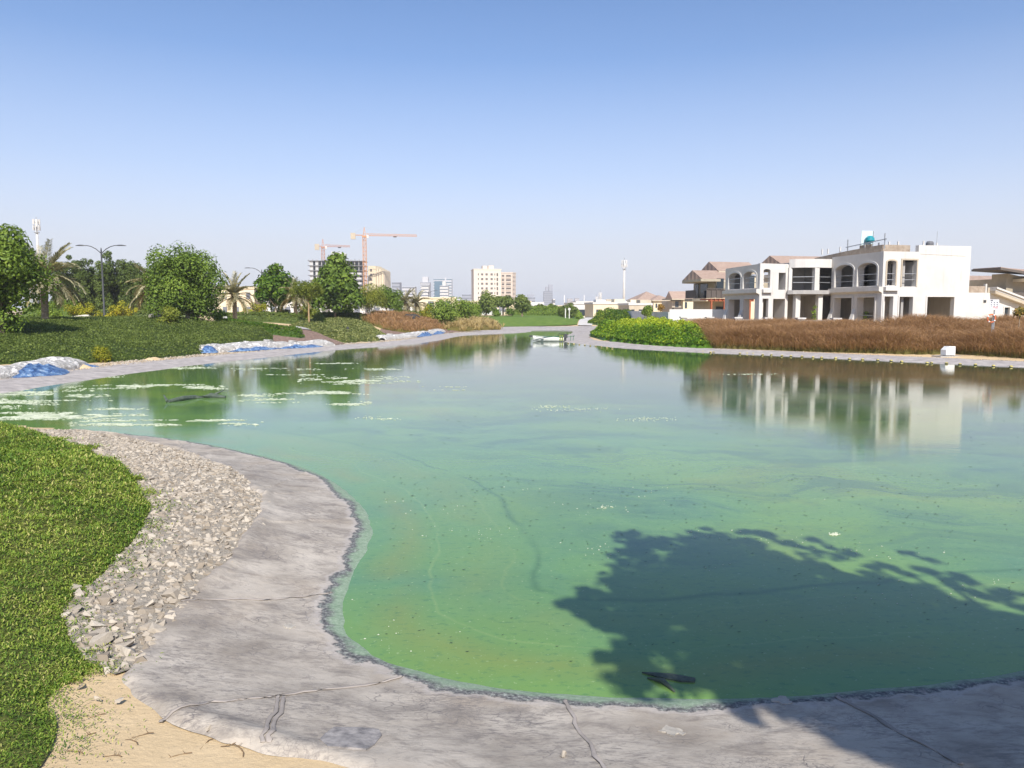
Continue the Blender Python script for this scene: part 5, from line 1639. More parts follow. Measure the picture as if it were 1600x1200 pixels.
# unfinished concrete block with floors exposed
q = at(485, 490, 540)
cb = empty('concrete_frame_block', (q[0], q[1], 1.0), radians(4)); tag(cb, 'unfinished concrete frame block with open floors under the small crane', 'building under construction')
M_SLAB = plain('dark_concrete', (.17, .165, .17), .9)
M_INF = plain('pale_infill', (.50, .49, .48), .9)
HC = z_at(407, 540) - 1
for k in range(12):
    zz = HC - 3.35 * k
    if zz < 2: break
    MB().box(-.9, 38.6, -.9, 15, zz - .35, zz).build('floor_slab', M_SLAB, cb)
    MB().box(.3, 2.6, .2, 14, zz - 3.34, zz - .36).build('infill_panel', M_INF, cb)
    MB().box(4.2, 6.2, .2, 14, zz - 3.34, zz - .36).build('infill_panel', M_INF, cb)
    MB().box(7.5, 37, 7, 7.3, zz - 3.34, zz - .36).build('back_panel', M_SLAB, cb)
    if k > 1: MB().box(25 + 1.5 * k, 36, -.3, 0, zz - 3.0, zz - 1.6).build('infill_panel', M_INF, cb)
    for j in range(11):
        MB().cb((8.5 + 2.85 * j, .4, zz - 3.34), (.55, .55, 2.98)).build('column', M_CONC, cb)
for j in range(14):
    MB().cb((-.4 + 2.9 * j, .2, HC + .002), (.35, .35, random.uniform(.6, 1.6))).build('starter_column', M_CONC, cb)
MB().box(18, 24, 4, 10, HC + .002, HC + 2.2).build('core_head', M_CONC, cb)
# formwork board raised above the roof
fb = empty('rooftop_board', (at(529, 394, 548)[0], 548, HC + 4.5)); tag(fb, 'white sloping board raised on props over the unfinished concrete block', 'board')
MB().prism([(-5.2, 0), (5.2, 0), (5.2, 2.5), (-5.2, 2.5)], [1.2, -.2, -.2, 1.2], [3.4, 1.9, 1.9, 3.4]).build('panel', M_WHITE, fb)
for a in (-4, 4.2): MB().bar((a, 1.2, -3.6), (a, 1.2, .8), .4).build('prop', M_CONC, fb)
# cream block with fins next to it
q = at(576, 490, 560)
cbk = empty('finned_block', (q[0], q[1], 1.0), radians(-14)); tag(cbk, 'cream block stepping down in pale fins next to the big crane', 'apartment block')
HD = z_at(415.5, 560) - 1
MB().box(0, 4.8, 0, 12, -1, HD).build('wall', M_CREAM, cbk)
for k in range(4):
    MB().box(4.81 + 1.9 * k, 4.81 + 1.9 * k + 1.15, .4, 12, -1, HD - .4 - .9 * k).build('fin', M_CREAM, cbk)
    MB().box(5.965 + 1.9 * k, 6.7 + 1.9 * k, 1.2, 12, -1, HD - 1.2 - .9 * k).build('recess', M_TAN, cbk)
for k in range(9): win(cbk, 2.5, HD - 4 - 3.3 * k, 1.5, 1.8, 0, M_WDK)


def tower(label, u0, u1, v0, D, m, bands, rz=0.0, name='tower', extra=None, depth=14, wm_=None):
    a, b = at(u0, 490, D), at(u1, 490, D)
    w = b[0] - a[0]; h = z_at(v0, D)
    r = empty(name, (a[0], D, 0), rz); tag(r, label, 'tower' if h > 25 else 'building')
    MB().box(0, w, 0, depth, -1, h).build('wall', m, r)
    for k in range(bands):
        MB().box(-.1, w + .1, -.25, -.01, h * (k + .55) / bands, h * (k + .55) / bands + h / bands * .32).build('window_band', wm_ or M_GGLASS, r)
    if extra: extra(r, w, h)
    return r


M_HAZEW = plain('hazed_pale_cladding', (.52, .51, .52), .8)  # distant tower walls: haze is mixed into these two colours
M_HAZEG = plain('hazed_grey_cladding', (.30, .31, .35), .7)


def crownx(r, w, h):
    MB().prism([(w * .2, 2), (w * .8, 2), (w * .8, 10), (w * .2, 10)], h + .01, h + 7).build('crown_block', M_HAZEW, r)


tower('pale stepped tower, smaller of the pair beside the glass tower', 657.5, 672, 441, 980, M_HAZEW, 14, extra=crownx)
def glassf(r, w, h):
    MB().box(w * .04, w * .60, -.6, -.3, h * .12, h * .93).build('glass_face', M_BGLASS, r)
    MB().box(w * .62, w * .70, -.7, -.3, 0, h * 1.03).build('fin', M_HAZEW, r)
tower('glass-fronted office tower with a tall pale fin', 678, 706, 435.5, 950, M_HAZEW, 12, extra=glassf, wm_=M_BGLASS)
tower('white gabled block standing in front of the glass tower', 687.5, 700.5, 446, 930, M_WHITE, 9, extra=lambda r, w, h: MB().prism([(w * .3, 1), (w * .7, 1), (w * .7, 8), (w * .3, 8)], h + .01, h + 5).build('roof_block', M_WHITE, r))
tower('white block with windows before the stepped tower', 659, 670, 446, 900, M_WHITE, 9)
tower('pale mid-rise roof beside the third lamp post head', 629, 649, 448, 800, M_HAZEW, 8)
tower('grey shaded mid-rise next to the dark spreading tree', 613, 625, 441, 760, M_HAZEG, 9)
tower('low hazy building between the glass tower and the beige block', 722, 737, 460, 1100, M_HAZEG, 6)
tower('low hazy flat roof beside the glass tower', 709, 722, 464, 1100, M_HAZEW, 5)
tower('bluish domed office block past the beige block', 822, 836, 464.5, 900, M_HAZEG, 5, extra=lambda r, w, h: MB().prism([(w * .15, 1), (w * .85, 1), (w * .85, 8), (w * .15, 8)], h + .01, h + 3.2).build('roof_block', M_HAZEG, r))
tower('slim grey high-rise with a notched crown', 849.5, 863.5, 455, 1050, M_HAZEG, 12, extra=lambda r, w, h: (MB().box(w * .18, w * .5, 1, 10, h + .01, h + 6).build('crown_block', M_HAZEG, r), MB().box(w * .55, w, 1, 10, h + .01, h + 9).build('crown_block', M_HAZEG, r)))
tower('white flat-roofed hall below the slim grey high-rise', 822.5, 850, 472, 420, M_WHITE, 1, name='hall', wm_=M_HAZEW)
tower('white stair tower beside the slim grey high-rise', 864, 867, 467, 420, M_WHITE, 2, name='stair_tower')
for u0, u1, v0, lb in ((886.5, 894.5, 466.5, 'first of the tiny twin hazy towers over the ball trees'), (898, 905, 466, 'second of the tiny twin hazy towers over the ball trees')):
    tower(lb, u0, u1, v0, 1500, plain('hazy_pink', (.55, .50, .48), .8), 10)
M_FARH = [plaster('far_house_%s' % n_, c_, tuple(x * 1.15 for x in c_)) for n_, c_ in (('white', (.62, .6, .57)), ('tan', (.48, .42, .34)))]
for k in range(26):
    u = -60 + 1000 * (k + .5) / 26 + random.uniform(-14, 14); D = random.uniform(520, 900); q = at(u, 490, D); w_ = random.uniform(12, 26)
    box_house('far_house', 'low pale building glimpsed through the trees on the horizon', 'house', (q[0], q[1], 0), random.uniform(-.2, .2),
              [('wall', M_FARH[k % 2], 0, w_, 0, 10, -1, random.uniform(4.5, 8.5))], [(w_ * (j + .5) / 3, 1.2, 1.4, 1.6, 0, M_WDK) for j in range(3)], group='low buildings on the horizon')


# ------------------------------------------------------------------ tower cranes
def crane(label, u, vtop, D, jib_u, cj_u, v_jib, apex_v, v_base, m, ang, mw):
    x_ = at(u, 490, D)[0]
    r = empty('tower_crane', (x_, D, 0), ang); tag(r, label, 'crane')
    zj, za, z0 = z_at(v_jib, D), z_at(apex_v, D), max(0, z_at(v_base, D))
    mast = MB(); h = mw / 2
    for a, b in ((-h, -h), (h, -h), (h, h), (-h, h)): mast.bar((a, b, z0), (a, b, zj), .34)
    n = max(3, int((zj - z0) / (mw * 1.05)))
    for k in range(n):
        za_, zb_ = z0 + (zj - z0) * k / n, z0 + (zj - z0) * (k + 1) / n
        for (a, b, c_, d_) in ((-h, -h, h, -h), (h, -h, h, h), (h, h, -h, h), (-h, h, -h, -h)):
            p0, p1 = ((a, b, za_), (c_, d_, zb_)) if k % 2 else ((c_, d_, za_), (a, b, zb_))
            mast.bar(p0, p1, .24); mast.bar((a, b, zb_), (c_, d_, zb_), .22)
    mast.build('mast', m, r)
    Lj = (jib_u - u) * D / F / cos(ang); Lc = (u - cj_u) * D / F / cos(ang)
    def lattice(x0, x1, z_, ww, hh_):
        mb = MB(); n = int(abs(x1 - x0) / 2.2)
        mb.bar((x0, -ww / 2, z_), (x1, -ww / 2, z_), .26); mb.bar((x0, ww / 2, z_), (x1, ww / 2, z_), .26); mb.bar((x0, 0, z_ + hh_), (x1, 0, z_ + hh_ * .7), .26)
        for k in range(n):
            xa, xb = x0 + (x1 - x0) * k / n, x0 + (x1 - x0) * (k + 1) / n
            for s_ in (-1, 1):
                mb.bar((xa, s_ * ww / 2, z_), ((xa + xb) / 2, 0, z_ + hh_ * .9), .15); mb.bar(((xa + xb) / 2, 0, z_ + hh_ * .9), (xb, s_ * ww / 2, z_), .15)
        return mb
    lattice(mw * .6, Lj, zj + .6, 1.2, 1.3).build('jib', m, r)
    MB().box(-Lc, -mw * .6, -.7, .7, zj + .6, zj + 1.1).build('counter_jib', m, r)
    MB().box(-Lc, -Lc + 3.2, -.9, .9, zj - 1.9, zj + 2.2).build('counterweight', plain('counterweight', (.45, .38, .28), .9), r)
    MB().box(mw * .55, mw * .55 + 1.6, -1.1, .5, zj - 1.2, zj + 1.0).build('cab', M_WHITE, r)
    MB().box(-h * 1.3, h * 1.3, -h * 1.3, h * 1.3, zj - .6, zj + .55).build('slew_ring', m, r)
    ap = MB()
    for a, b in ((-h * .8, -h * .8), (h * .8, -h * .8), (h * .8, h * .8), (-h * .8, h * .8)): ap.bar((a, b, zj + .5), (0, 0, za), .3)
    for t_ in (.3, .6): ap.bar((-h * .8 * (1 - t_), 0, zj + (za - zj) * t_), (h * .8 * (1 - t_), 0, zj + (za - zj) * t_), .25)
    ap.build('apex', m, r)
    MB().bar((0, 0, za), (Lj * .62, 0, zj + 2.0), .12).build('pendant', M_STEEL, r)
    MB().bar((0, 0, za), (-Lc + 1, 0, zj + 1.1), .12).build('pendant', M_STEEL, r)
    MB().box(Lj * .55, Lj * .55 + 2.2, -.7, .7, zj - .3, zj + .5).build('trolley', M_DARKM, r)
    return r


M_CRANE = plain('crane_orange', (.50, .235, .095), .6)
M_CRANE2 = plain('crane_faded', (.40, .19, .12), .6)
crane('big orange tower crane standing beside the cream finned block', 571.5, 355, 530, 651, 551, 369.5, 355, 500, M_CRANE, radians(8), 2.3)
crane('smaller faded tower crane rising behind the unfinished concrete block', 507, 373, 556, 547, 495, 386.5, 373.5, 500, M_CRANE2, radians(12), 2.2)


# ------------------------------------------------------------------ telecom masts
def mast(label, u, v0, v1, D, wpx, heads=True, hp=6.0):
    x_ = at(u, 490, D)[0]; z0 = max(0.0, z_at(v1, D)); h = z_at(v0, D) ; r_ = wpx * D / F / 2
    r = empty('telecom_mast', (x_, D, 0)); tag(r, label, 'mast')
    top = h - (1.5 if heads else 0) * D / F
    MB().tube([(0, 0, z0), (0, 0, top)], [r_ * 1.25, r_ * .9], 12).build('pole', M_WHITE, r, True)
    if heads:
        for lv, nz in ((0, 3), (1, 3)):
            zz = top - (lv + 1) * hp * D / F + D / F
            for k in range(6):
                a = k * pi / 3 + .3 + lv * .5
                R_ = r_ * 2.6
                b = MB().cb((R_ * cos(a), R_ * sin(a), zz), (.22 * r_ * 3, .22 * r_ * 3, hp * .88 * D / F)).build('antenna_panel', M_WHITE, r)
                MB().bar((0, 0, zz + hp * .4 * D / F), (R_ * cos(a), R_ * sin(a), zz + hp * .4 * D / F), r_ * .35).build('bracket', M_STEEL, r)
        MB().tube([(0, 0, top - 2.3 * hp * D / F), (0, 0, top - 2.2 * hp * D / F)], [r_ * 2.2, r_ * 2.2], 12).build('platform', M_STEEL, r)
        MB().tube([(0, 0, top), (0, 0, h + 2 * D / F)], [r_ * .4, r_ * .3], 6).build('spike', M_STEEL, r)
    return r


mast('white telecom mast rising behind the shaggy date palm', 65, 341, 490, 170, 3.5, True, 9)
mast('tall slender white telecom mast on the open skyline', 974.5, 405, 490, 260, 3.1)
for u, v0, D, lb in ((881.5, 461, 420, 'thin far mast over the ball trees'), (912.5, 461, 500, 'thin far mast beyond the flat-roofed house'), (932, 462, 480, 'thin far mast with a small head over the terrace'), (937.5, 455.5, 450, 'taller thin far mast next to the small-headed one'), (946, 470, 200, 'short dark pole among the terrace houses')):
    mast(lb, u, v0, 490, D, 1.3 if u != 937.5 else 1.7, heads=(u in (937.5, 932)))


# ================================================================== STREET FURNITURE AND SMALL THINGS
def lamp(label, u, D, vhead, sc=1.0, yaw=0.0):
    x_ = at(u, 490, D)[0]; g = float(tz(x_, D)); h = z_at(vhead, D) - g
    r = empty('street_lamp', (x_, D, g), yaw); tag(r, label, 'street lamp', 'twin-armed street lamps on the far bank')
    MB().tube([(0, 0, -.3), (0, 0, .9), (0, 0, .95), (0, 0, h - .25), (0, 0, h)], [.13, .13, .10, .075, .03], 10).build('pole', M_DARKM, r, True)
    MB().lathe([(.24, 0), (.24, .06), (.15, .14), (.14, .2)], n=12).build('base_plate', M_DARKM, r)
    for s_ in (-1, 1):
        pth = [(s_ * .04, 0, h - .55), (s_ * .5, 0, h - .15), (s_ * 1.0, 0, h + .12), (s_ * 1.45, 0, h + .22), (s_ * 1.75, 0, h + .22)]
        MB().tube(pth, [.05, .045, .04, .04, .04], 7).build('arm', M_DARKM, r, True)
        hd = MB()
        for k, (a, w_, zt) in enumerate(((1.6, .05, .04), (1.8, .14, .09), (2.15, .17, .10), (2.45, .13, .06), (2.6, .04, .02))):
            hd.v += [(s_ * a, -w_, h + .18), (s_ * a, w_, h + .18), (s_ * a, w_ * .6, h + .20 + zt), (s_ * a, -w_ * .6, h + .20 + zt)]
        for k in range(4):
            for j in range(4):
                hd.f.append((4 * k + j, 4 * k + (j + 1) % 4, 4 * k + 4 + (j + 1) % 4, 4 * k + 4 + j))
        hd.f += [(0, 1, 2, 3), (16, 17, 18, 19)]
        hd.build('lamp_head', M_DARKM, r)
    return r


lamp('dark twin-armed street lamp standing between two golden shrubs', 163, 80, 387)
lamp('dark twin-armed street lamp half hidden by the bright glossy tree', 411, 118, 421)
lamp('faint twin-armed street lamp above the grey palms', 670, 215, 455.5)
# white boulders along the planted crest
for (u, v, D, r_, lb) in ((113, 499, 68, .55, 'smaller white boulder by the lamp post'), (131, 498, 68, .8, 'wide white boulder by the lamp post'), (247, 495, 66, .75, 'white boulder at the foot of the pale leaning palm'), (87, 498, 66, .22, 'tiny white stone beside the picture-edge tree'), (352, 496, 66, .2, 'small white bollard stone at the end of the hedge')):
    q = at(u, v, D)
    o = link('boulder', STONE_ME[6].copy(), None, None, (q[0], D, max(q[2], tz(q[0], D) + .48)))
    o.data.materials.clear(); o.data.materials.append(M_WHITE if r_ < .3 else rough_mat('white_rock', (.62, .55, .47), (.78, .72, .64), 2.5, .9, .6, 12, .04))
    o.scale = (r_ * 1.1, r_, r_ * .85)
    tag(o, lb, 'boulder')
# path kerb and short bollard
kp = [at(462, 498, 74)[:2], at(562, 498, 74)[:2], at(562, 498, 76.5)[:2], at(462, 498, 76.5)[:2]]
patch('path', np.array(kp), 1.0, rough_mat('paving', (.36, .34, .33), (.46, .44, .42), 2, .9, .3), .16, None, 'grey paved path behind the pale ground cover')
q = at(543, 500, 72)
bl = empty('bollard', (q[0], 72, float(tz(q[0], 72)) + .3)); tag(bl, 'short black bollard light on the grey path edge', 'bollard')
MB().lathe([(.02, 0), (.12, 0), (.12, .55), (.10, .6), (.02, .62)], n=10).build('post', M_DARKM, bl)
# white posts beside the ball trees
for u, v, lb in ((883.5, 482, 'plain white post before the ball trees'), (889.5, 483, 'white post with a round white disc')):
    q = at(u, 490, 134); g = float(tz(q[0], 134))
    pr = empty('marker_post', (q[0], 134, g)); tag(pr, lb, 'post')
    MB().cb((0, 0, 0), (.16, .16, z_at(v, 134) - g)).build('post', M_WHITE, pr)
    if u > 885: MB().tube([(0, -.1, z_at(v, 134) - g), (0, .02, z_at(v, 134) - g)], [.24, .24], 14).build('disc', M_WHITE, pr)
# pale path at the far end of the lake and a white sheet lying beside it
PATH = np.array([at(903, 500, 118)[:2], at(925, 500, 116)[:2], at(935, 500, 150)[:2], at(935, 500, 188)[:2], at(915, 500, 188)[:2], at(909, 500, 150)[:2]])
patch('path', PATH, 2, rough_mat('pale_paving', (.50, .47, .44), (.60, .57, .53), 1, .9, .2), .12, None, 'pale path leading away between lawn and bushes')


# tarpaulins and geotextile rolls on the bank
s = Sh('white_geotextile', .85, .2)
p = s.pos()
c = s.ramp(s.noise(p, 2.5, 6, .65), [(.3, (.62, .585, .54)), (.6, (.78, .745, .70))])
c = s.mix(s.ramp(s.noise(p, 1.1, 5, .7, .5), [(.58, 0.), (.76, .5)]), c, (.46, .38, .28))
s.set('Base Color', c)
s.bump(s.math('ADD', s.ramp(s.math('ABSOLUTE', s.math('SUBTRACT', s.noise(s.pos((1, 1, 1.6)), 2.2, 5, .6, 1.0), .5)), [(0, 0.), (.08, 1.)]), s.math('MULTIPLY', s.noise(p, 9, 6, .7), .5)), 1.0, .10)
M_TARP = s.m
s = Sh('blue_tarp', .45, .4)
p = s.pos()
s.set('Base Color', s.ramp(s.noise(p, 4, 5, .7, .6), [(.34, (.02, .05, .13)), (.48, (.07, .15, .34)), (.56, (.16, .28, .48)), (.68, (.42, .52, .62))]))
s.bump(s.noise(p, 5, 5, .7, 1.2), 1.0, .15)
M_BLUE = s.m


def tarp(label, px, width, H, blue_runs, lumps, seed, sand=()):
    """a long flattened roll lying along the bank with blue sheeting coming out underneath"""
    base_ = chaikin(np.array([gp(*a) for a in px]), 3)
    sg = np.r_[0, np.cumsum(np.linalg.norm(np.diff(base_, axis=0), axis=1))]
    n = int(sg[-1] / .16); uu = np.linspace(0, sg[-1], n)
    c_ = np.stack([np.interp(uu, sg, base_[:, k]) for k in range(2)], 1)
    tg = np.gradient(c_, axis=0); tg /= np.linalg.norm(tg, axis=1)[:, None]
    nr = np.stack([-tg[:, 1], tg[:, 0]], 1)
    sgn = 1 if shore_d(c_[n // 2:n // 2 + 1] + nr[n // 2] * .5)[0] > shore_d(c_[n // 2:n // 2 + 1])[0] else -1
    nr = nr * sgn
    r = empty('tarpaulin_roll', (*c_[n // 2], float(tz(*c_[n // 2])))); tag(r, label, 'tarpaulin')
    o_ = np.array(r.location)
    m = 20
    ang = np.linspace(0, pi, m)
    endt = np.minimum(1, np.minimum(uu - 0 + .12, sg[-1] - uu + .12) / .7) ** .5
    hp = H * endt * (.75 + .5 * fbm(uu * .45, uu * 0, seed))
    prof = np.stack([.5 - .5 * np.cos(ang), np.sin(ang) ** .7], 1)
    W_ = width * (.8 + .4 * fbm(uu * .3, uu * 0, seed + 1)) * endt
    P = c_[:, None] + nr[:, None] * (prof[None, :, 0] * W_[:, None])[..., None]
    cr = .05 * (fbm(uu[:, None] * 2.2 + 0 * ang[None], ang[None] * 1.5 + uu[:, None] * .4, seed + 3, 3) - .5) * 2 - .11 * np.clip(.09 - np.abs(fbm(uu[:, None] * 1.4 + ang[None] * .5, ang[None] * 1.1 - uu[:, None] * .5, seed + 5, 3) - .5), 0, 1) / .09
    tie = -.10 * np.exp(-(((uu % 1.75) - .9) / .07) ** 2)[:, None] * np.sin(ang)[None]
    Z = tz(P[..., 0], P[..., 1]) + .03 + prof[None, :, 1] * hp[:, None] + (cr + tie) * np.sin(ang)[None] * min(1, H * 1.7)
    ii = (np.arange(n - 1)[:, None] * m + np.arange(m - 1)).ravel()
    link('roll', fast('roll', np.concatenate([P, Z[..., None]], -1).reshape(-1, 3) - o_, np.stack([ii, ii + 1, ii + m + 1, ii + m], 1), True), M_TARP, r)
    for (a, b, w_, h_) in blue_runs:
        i0, i1 = int(a * n), max(int(b * n), int(a * n) + 3)
        q = c_[i0:i1]; k = len(q); mm = 9
        tt_ = np.linspace(-1, .35, mm)
        e = np.sin(np.linspace(.1, pi - .1, k))
        Pb = q[:, None] + nr[i0:i1][:, None] * (tt_[None] * w_ * e[:, None] * (.6 + .8 * fbm(uu[i0:i1] * 1.6, uu[i0:i1] * 0, seed + 7))[:, None])[..., None]
        hz = h_ * e[:, None] * (np.clip((tt_ + 1) / 1.35, 0, 1) ** .8)[None] * (.4 + 1.1 * fbm(uu[i0:i1][:, None] * 2.4 + 0 * tt_[None], tt_[None] * 2 + 5, seed + 9, 3))
        Zb = tz(Pb[..., 0], Pb[..., 1]) + .06 + hz
        i2 = (np.arange(k - 1)[:, None] * mm + np.arange(mm - 1)).ravel()
        link('blue_sheet', fast('blue_sheet', np.concatenate([Pb, Zb[..., None]], -1).reshape(-1, 3) - o_, np.stack([i2, i2 + 1, i2 + mm + 1, i2 + mm], 1), True), M_BLUE, r)
    for (t_, up, sz) in lumps:
        i = int(t_ * (n - 1)); q = c_[i] + nr[i] * W_[i] * .55
        lb = link('folded_corner', fast('folded_corner', HULLS[seed % 10][0], HULLS[seed % 10][1]), M_TARP, r, np.array([*q, tz(*q) + hp[i] + up]) - o_)
        lb.scale = (sz * 1.5, sz, sz * .7)
    return r, c_, nr


tarp('long white and blue tarpaulin roll nearest the viewer, at the dark ground cover', [(-90, 607), (-30, 598), (20, 593), (70, 586), (110, 580), (142, 574)], 2.1, .46, [(.0, .20, .5, .30), (.36, .74, .75, .42), (.90, 1.0, .5, .2)], [(.72, .02, .16)], 3)
tarp('middle white tarpaulin roll with blue edging below the mulch slope', [(314, 553.5), (345, 552), (390, 549.5), (430, 547), (475, 544.5), (508, 543), (524, 541.5)], 1.6, .50, [(.0, .12, .35, .45), (.16, .55, .35, .28), (.5, .88, .35, .26)], [(.36, .02, .2), (.70, .04, .26), (.52, .05, .28)], 21)
tarp('far white tarpaulin roll with blue edging at the foot of the red grass', [(602, 532.5), (630, 530), (655, 527.5), (680, 523.5), (697, 520)], 1.5, .45, [(.32, .62, .4, .4), (.6, .95, .35, .3)], [(.12, .02, .26), (.75, .02, .22)], 41)
# spilled sand heaps at the near tarpaulin
for (u, v, r_, h_, lb) in ((24, 588, 1.05, .34, 'sand heap between the folds of the nearest tarpaulin'), (122, 576, .8, .26, 'smaller sand heap at the end of the nearest tarpaulin'), (240, 563, .7, .2, 'orange sand spill under the dark ground cover edge'), (560, 535.5, 1.6, .12, 'flat sandy patch below the pale ground cover')):
    q = gp(u, v); n = 26
    g_ = np.stack(np.meshgrid(np.linspace(-1, 1, n), np.linspace(-1, 1, n)), -1).reshape(-1, 2)
    rr = np.linalg.norm(g_, axis=1)
    P = q + g_ * r_
    Z = tz(P[:, 0], P[:, 1]) - .04 + h_ * np.clip(1 - rr ** 1.5, 0, 1) * (.5 + fbm(P[:, 0] * 4, P[:, 1] * 4, 77))
    ii = (np.arange(n - 1)[:, None] * n + np.arange(n - 1)).ravel()
    Fc = np.stack([ii, ii + 1, ii + n + 1, ii + n], 1); Fc = Fc[(rr[Fc] < 1.05).all(1)]
    tag(link('sand_heap', fast('sand_heap', np.column_stack([P, Z]), Fc, True), M_SAND), lb, 'sand heap')

# ------------------------------------------------------------------ skiff on the water
q = flat(857, 533.5)
bt = empty('rowing_boat', (q[0], q[1], 0), radians(4)); tag(bt, 'small white open skiff with outboard gear moored by the narrows', 'boat')
Lb, hw_ = 2.85, .52
st_ = np.linspace(0, 1, 15)
V, Fc = [], []
for t_ in st_:
    w_ = hw_ * min(1, (1.02 - (1 - t_) ** 2.6)) if t_ < .6 else hw_ * (1 - .12 * (t_ - .6) / .4)
    kz = .18 * (1 - t_) ** 3
    x_ = -Lb / 2 + Lb * t_
    sh = .40 + .14 * (1 - t_) ** 2
    ring = [(-w_, sh), (-w_ * .93, .15 + kz), (-w_ * .62, -.06 + kz), (0, -.10 + kz), (w_ * .62, -.06 + kz), (w_ * .93, .15 + kz), (w_, sh), (w_ - .05, sh - .02), (w_ * .8, .12 + kz), (0, .05 + kz), (-w_ * .8, .12 + kz), (-w_ + .05, sh - .02)]
    V += [(x_, a, b) for a, b in ring]
k = 12
for i in range(14):
    for j in range(k):
        Fc.append((i * k + j, i * k + (j + 1) % k, (i + 1) * k + (j + 1) % k, (i + 1) * k + j))
Fc += [tuple(range(k))[::-1], tuple(range(14 * k, 15 * k))]
mb = MB(); mb.add(V, Fc); mb.build('hull', plain('boat_white', (.72, .72, .66), .4), bt, True)
M_GREEN = plain('boat_green', (.05, .13, .08), .5)
MB().bar((-1.2, -.40, .44), (1.3, -.53, .42), .035, .05).build('gunwale', M_GREEN, bt); MB().bar((-1.2, .40, .44), (1.3, .53, .42), .035, .05).build('gunwale', M_GREEN, bt)
for a in (-.6, .2, .85): MB().box(a - .12, a + .12, -.46, .46, .27, .31).build('thwart', M_WHITE, bt)
MB().box(1.46, 1.72, -.14, .14, .32, .68).build('outboard_motor', M_DARKM, bt)
MB().box(1.52, 1.62, -.05, .05, -.35, .319).build('motor_leg', M_DARKM, bt)
MB().bar((1.5, 0, .6), (.95, .1, .72), .04).build('tiller', M_DARKM, bt)
MB().box(-1.75, -1.45, -.09, .09, .42, .55).build('bow_light', M_DARKM, bt)
M_YG = plain('yellow_green_plastic', (.26, .30, .07), .5)
for a in (1.0, 1.2, 1.4): MB().box(a - .06, a + .06, -.50, -.34, .1, .55).build('fuel_can', M_YG if a < 1.3 else M_DARKM, bt)
for a in (1.95, 2.2):
    MB().bar((a, -.1, -.3), (a + .1, .1, .52), .05).build('frame_bar', M_GREEN, bt)
MB().bar((1.7, 0, .4), (2.4, 0, .5), .05).build('frame_bar', M_GREEN, bt)

# ------------------------------------------------------------------ floats of the line along the far shore
M_BUOY = plain('yellow_float', (.50, .42, .13), .5)
M_ROPE = plain('float_dark', (.07, .065, .05), .7)
fl = [(960 + a / 8.89, 430 + b / 8.89) for a, b in ((285, 1015), (360, 1018), (435, 1025), (540, 1032), (610, 1035), (705, 1038), (808, 1045), (915, 1050), (975, 1055), (1108, 1058), (1228, 1070), (1335, 1080), (1380, 1080))]
fl += [(1100 + a / 3.2, 540 + b / 3.2) for a, b in ((180, 43), (215, 43), (245, 44), (293, 49), (337, 50), (390, 54), (435, 56), (490, 58), (545, 62), (588, 63), (658, 66), (728, 69), (793, 72), (868, 76), (935, 79), (988, 83), (1115, 90), (1137, 90), (1213, 92), (1280, 97), (1357, 99), (1447, 105), (1535, 109))]
fl += [(888 + 8.6 * k, 537 + 1.0 * k) for k in range(9)]
fm = MB().lathe([(.01, -.06), (.06, -.05), (.085, 0), (.085, .05), (.05, .09), (.01, .10)], n=10)
me1 = fm.build('float', M_BUOY).data
bpy.data.objects.remove(bpy.data.objects['float'])
rm = bpy.data.meshes.new('band'); mb = MB().lathe([(.088, .0), (.092, .01), (.092, .035), (.088, .045)], n=10); rm.from_pydata(mb.v, [], mb.f); rm.materials.append(M_ROPE)
for k, (u, v) in enumerate(fl):
    q = flat(u, v - .2)
    big_ = u > 1095
    o = link('float', me1, None, None, (q[0], q[1], .0)); o.scale = (.95 if big_ else .8,) * 3
    o.rotation_euler = (random.uniform(-.3, .3), random.uniform(-.3, .3), random.uniform(0, 6))
    tag(o, 'small yellow float in the line along the far shore', 'buoy', 'yellow floats strung along the far shore')
    link('band', rm, None, o)

# ------------------------------------------------------------------ white cabinet and lifebuoy station on the red grass bank
q = gp(1482, 557.5)
cbx = empty('white_cabinet', (q[0], q[1], float(tz(*q))), radians(12)); tag(cbx, 'white slope-topped cabinet on a slab before the red grass', 'cabinet')
MB().box(-.75, .75, -.25, .45, -.15, .05).build('slab', M_CONC, cbx)
mb = MB().wall((-.31, -.15, .09), FX, [(0, 0), (.62, 0), (.62, .50), (.22, .50), (0, .30)], [], .42, -FY); mb.build('body', plain('white_paint', (.78, .78, .76), .4), cbx)
for a in (-.18, .18): MB().box(a - .1, a + .1, -.1, .1, .052, .088).build('foot', M_DARKM, cbx)
MB().box(-.12, .22, -.156, -.151, .27, .285).build('vent_slot', M_STEEL, cbx)
mb = MB().bar((q[0] + 3.0, q[1] + .2, tz(q[0] + 3, q[1] + .2) + .1), (q[0] + 4.6, q[1] - .3, tz(q[0] + 4.6, q[1]) + .25), .05)
mb.bar((q[0] + 3.4, q[1], .25), (q[0] + 5, q[1] + .3, .4), .04)
tag(mb.build('dead_branch', M_BARK), 'grey dead branch lying at the foot of the red grass', 'branch')
lx = at(1553, 490, 45)
ls = empty('lifebuoy_station', (lx[0], 45, float(tz(lx[0], 45)))); tag(ls, 'rescue sign board on a thin post above the red grass', 'sign')
g = float(tz(lx[0], 45)); zt, zb = z_at(468, 45) - g, z_at(484, 45) - g
MB().bar((.06, .06, -.3), (.06, .06, zt), .06).build('post', M_STEEL, ls)
MB().box(-.27, .26, 0, .025, zb, zt).build('sign_board', plain('sign_white', (.74, .74, .75), .5), ls)
M_INK = plain('sign_ink', (.10, .10, .13), .6); M_RED = plain('sign_red', (.55, .06, .07), .6)
MB().box(-.24, -.10, -.006, -.002, zt - .10, zt - .03).build('sign_mark', M_INK, ls)
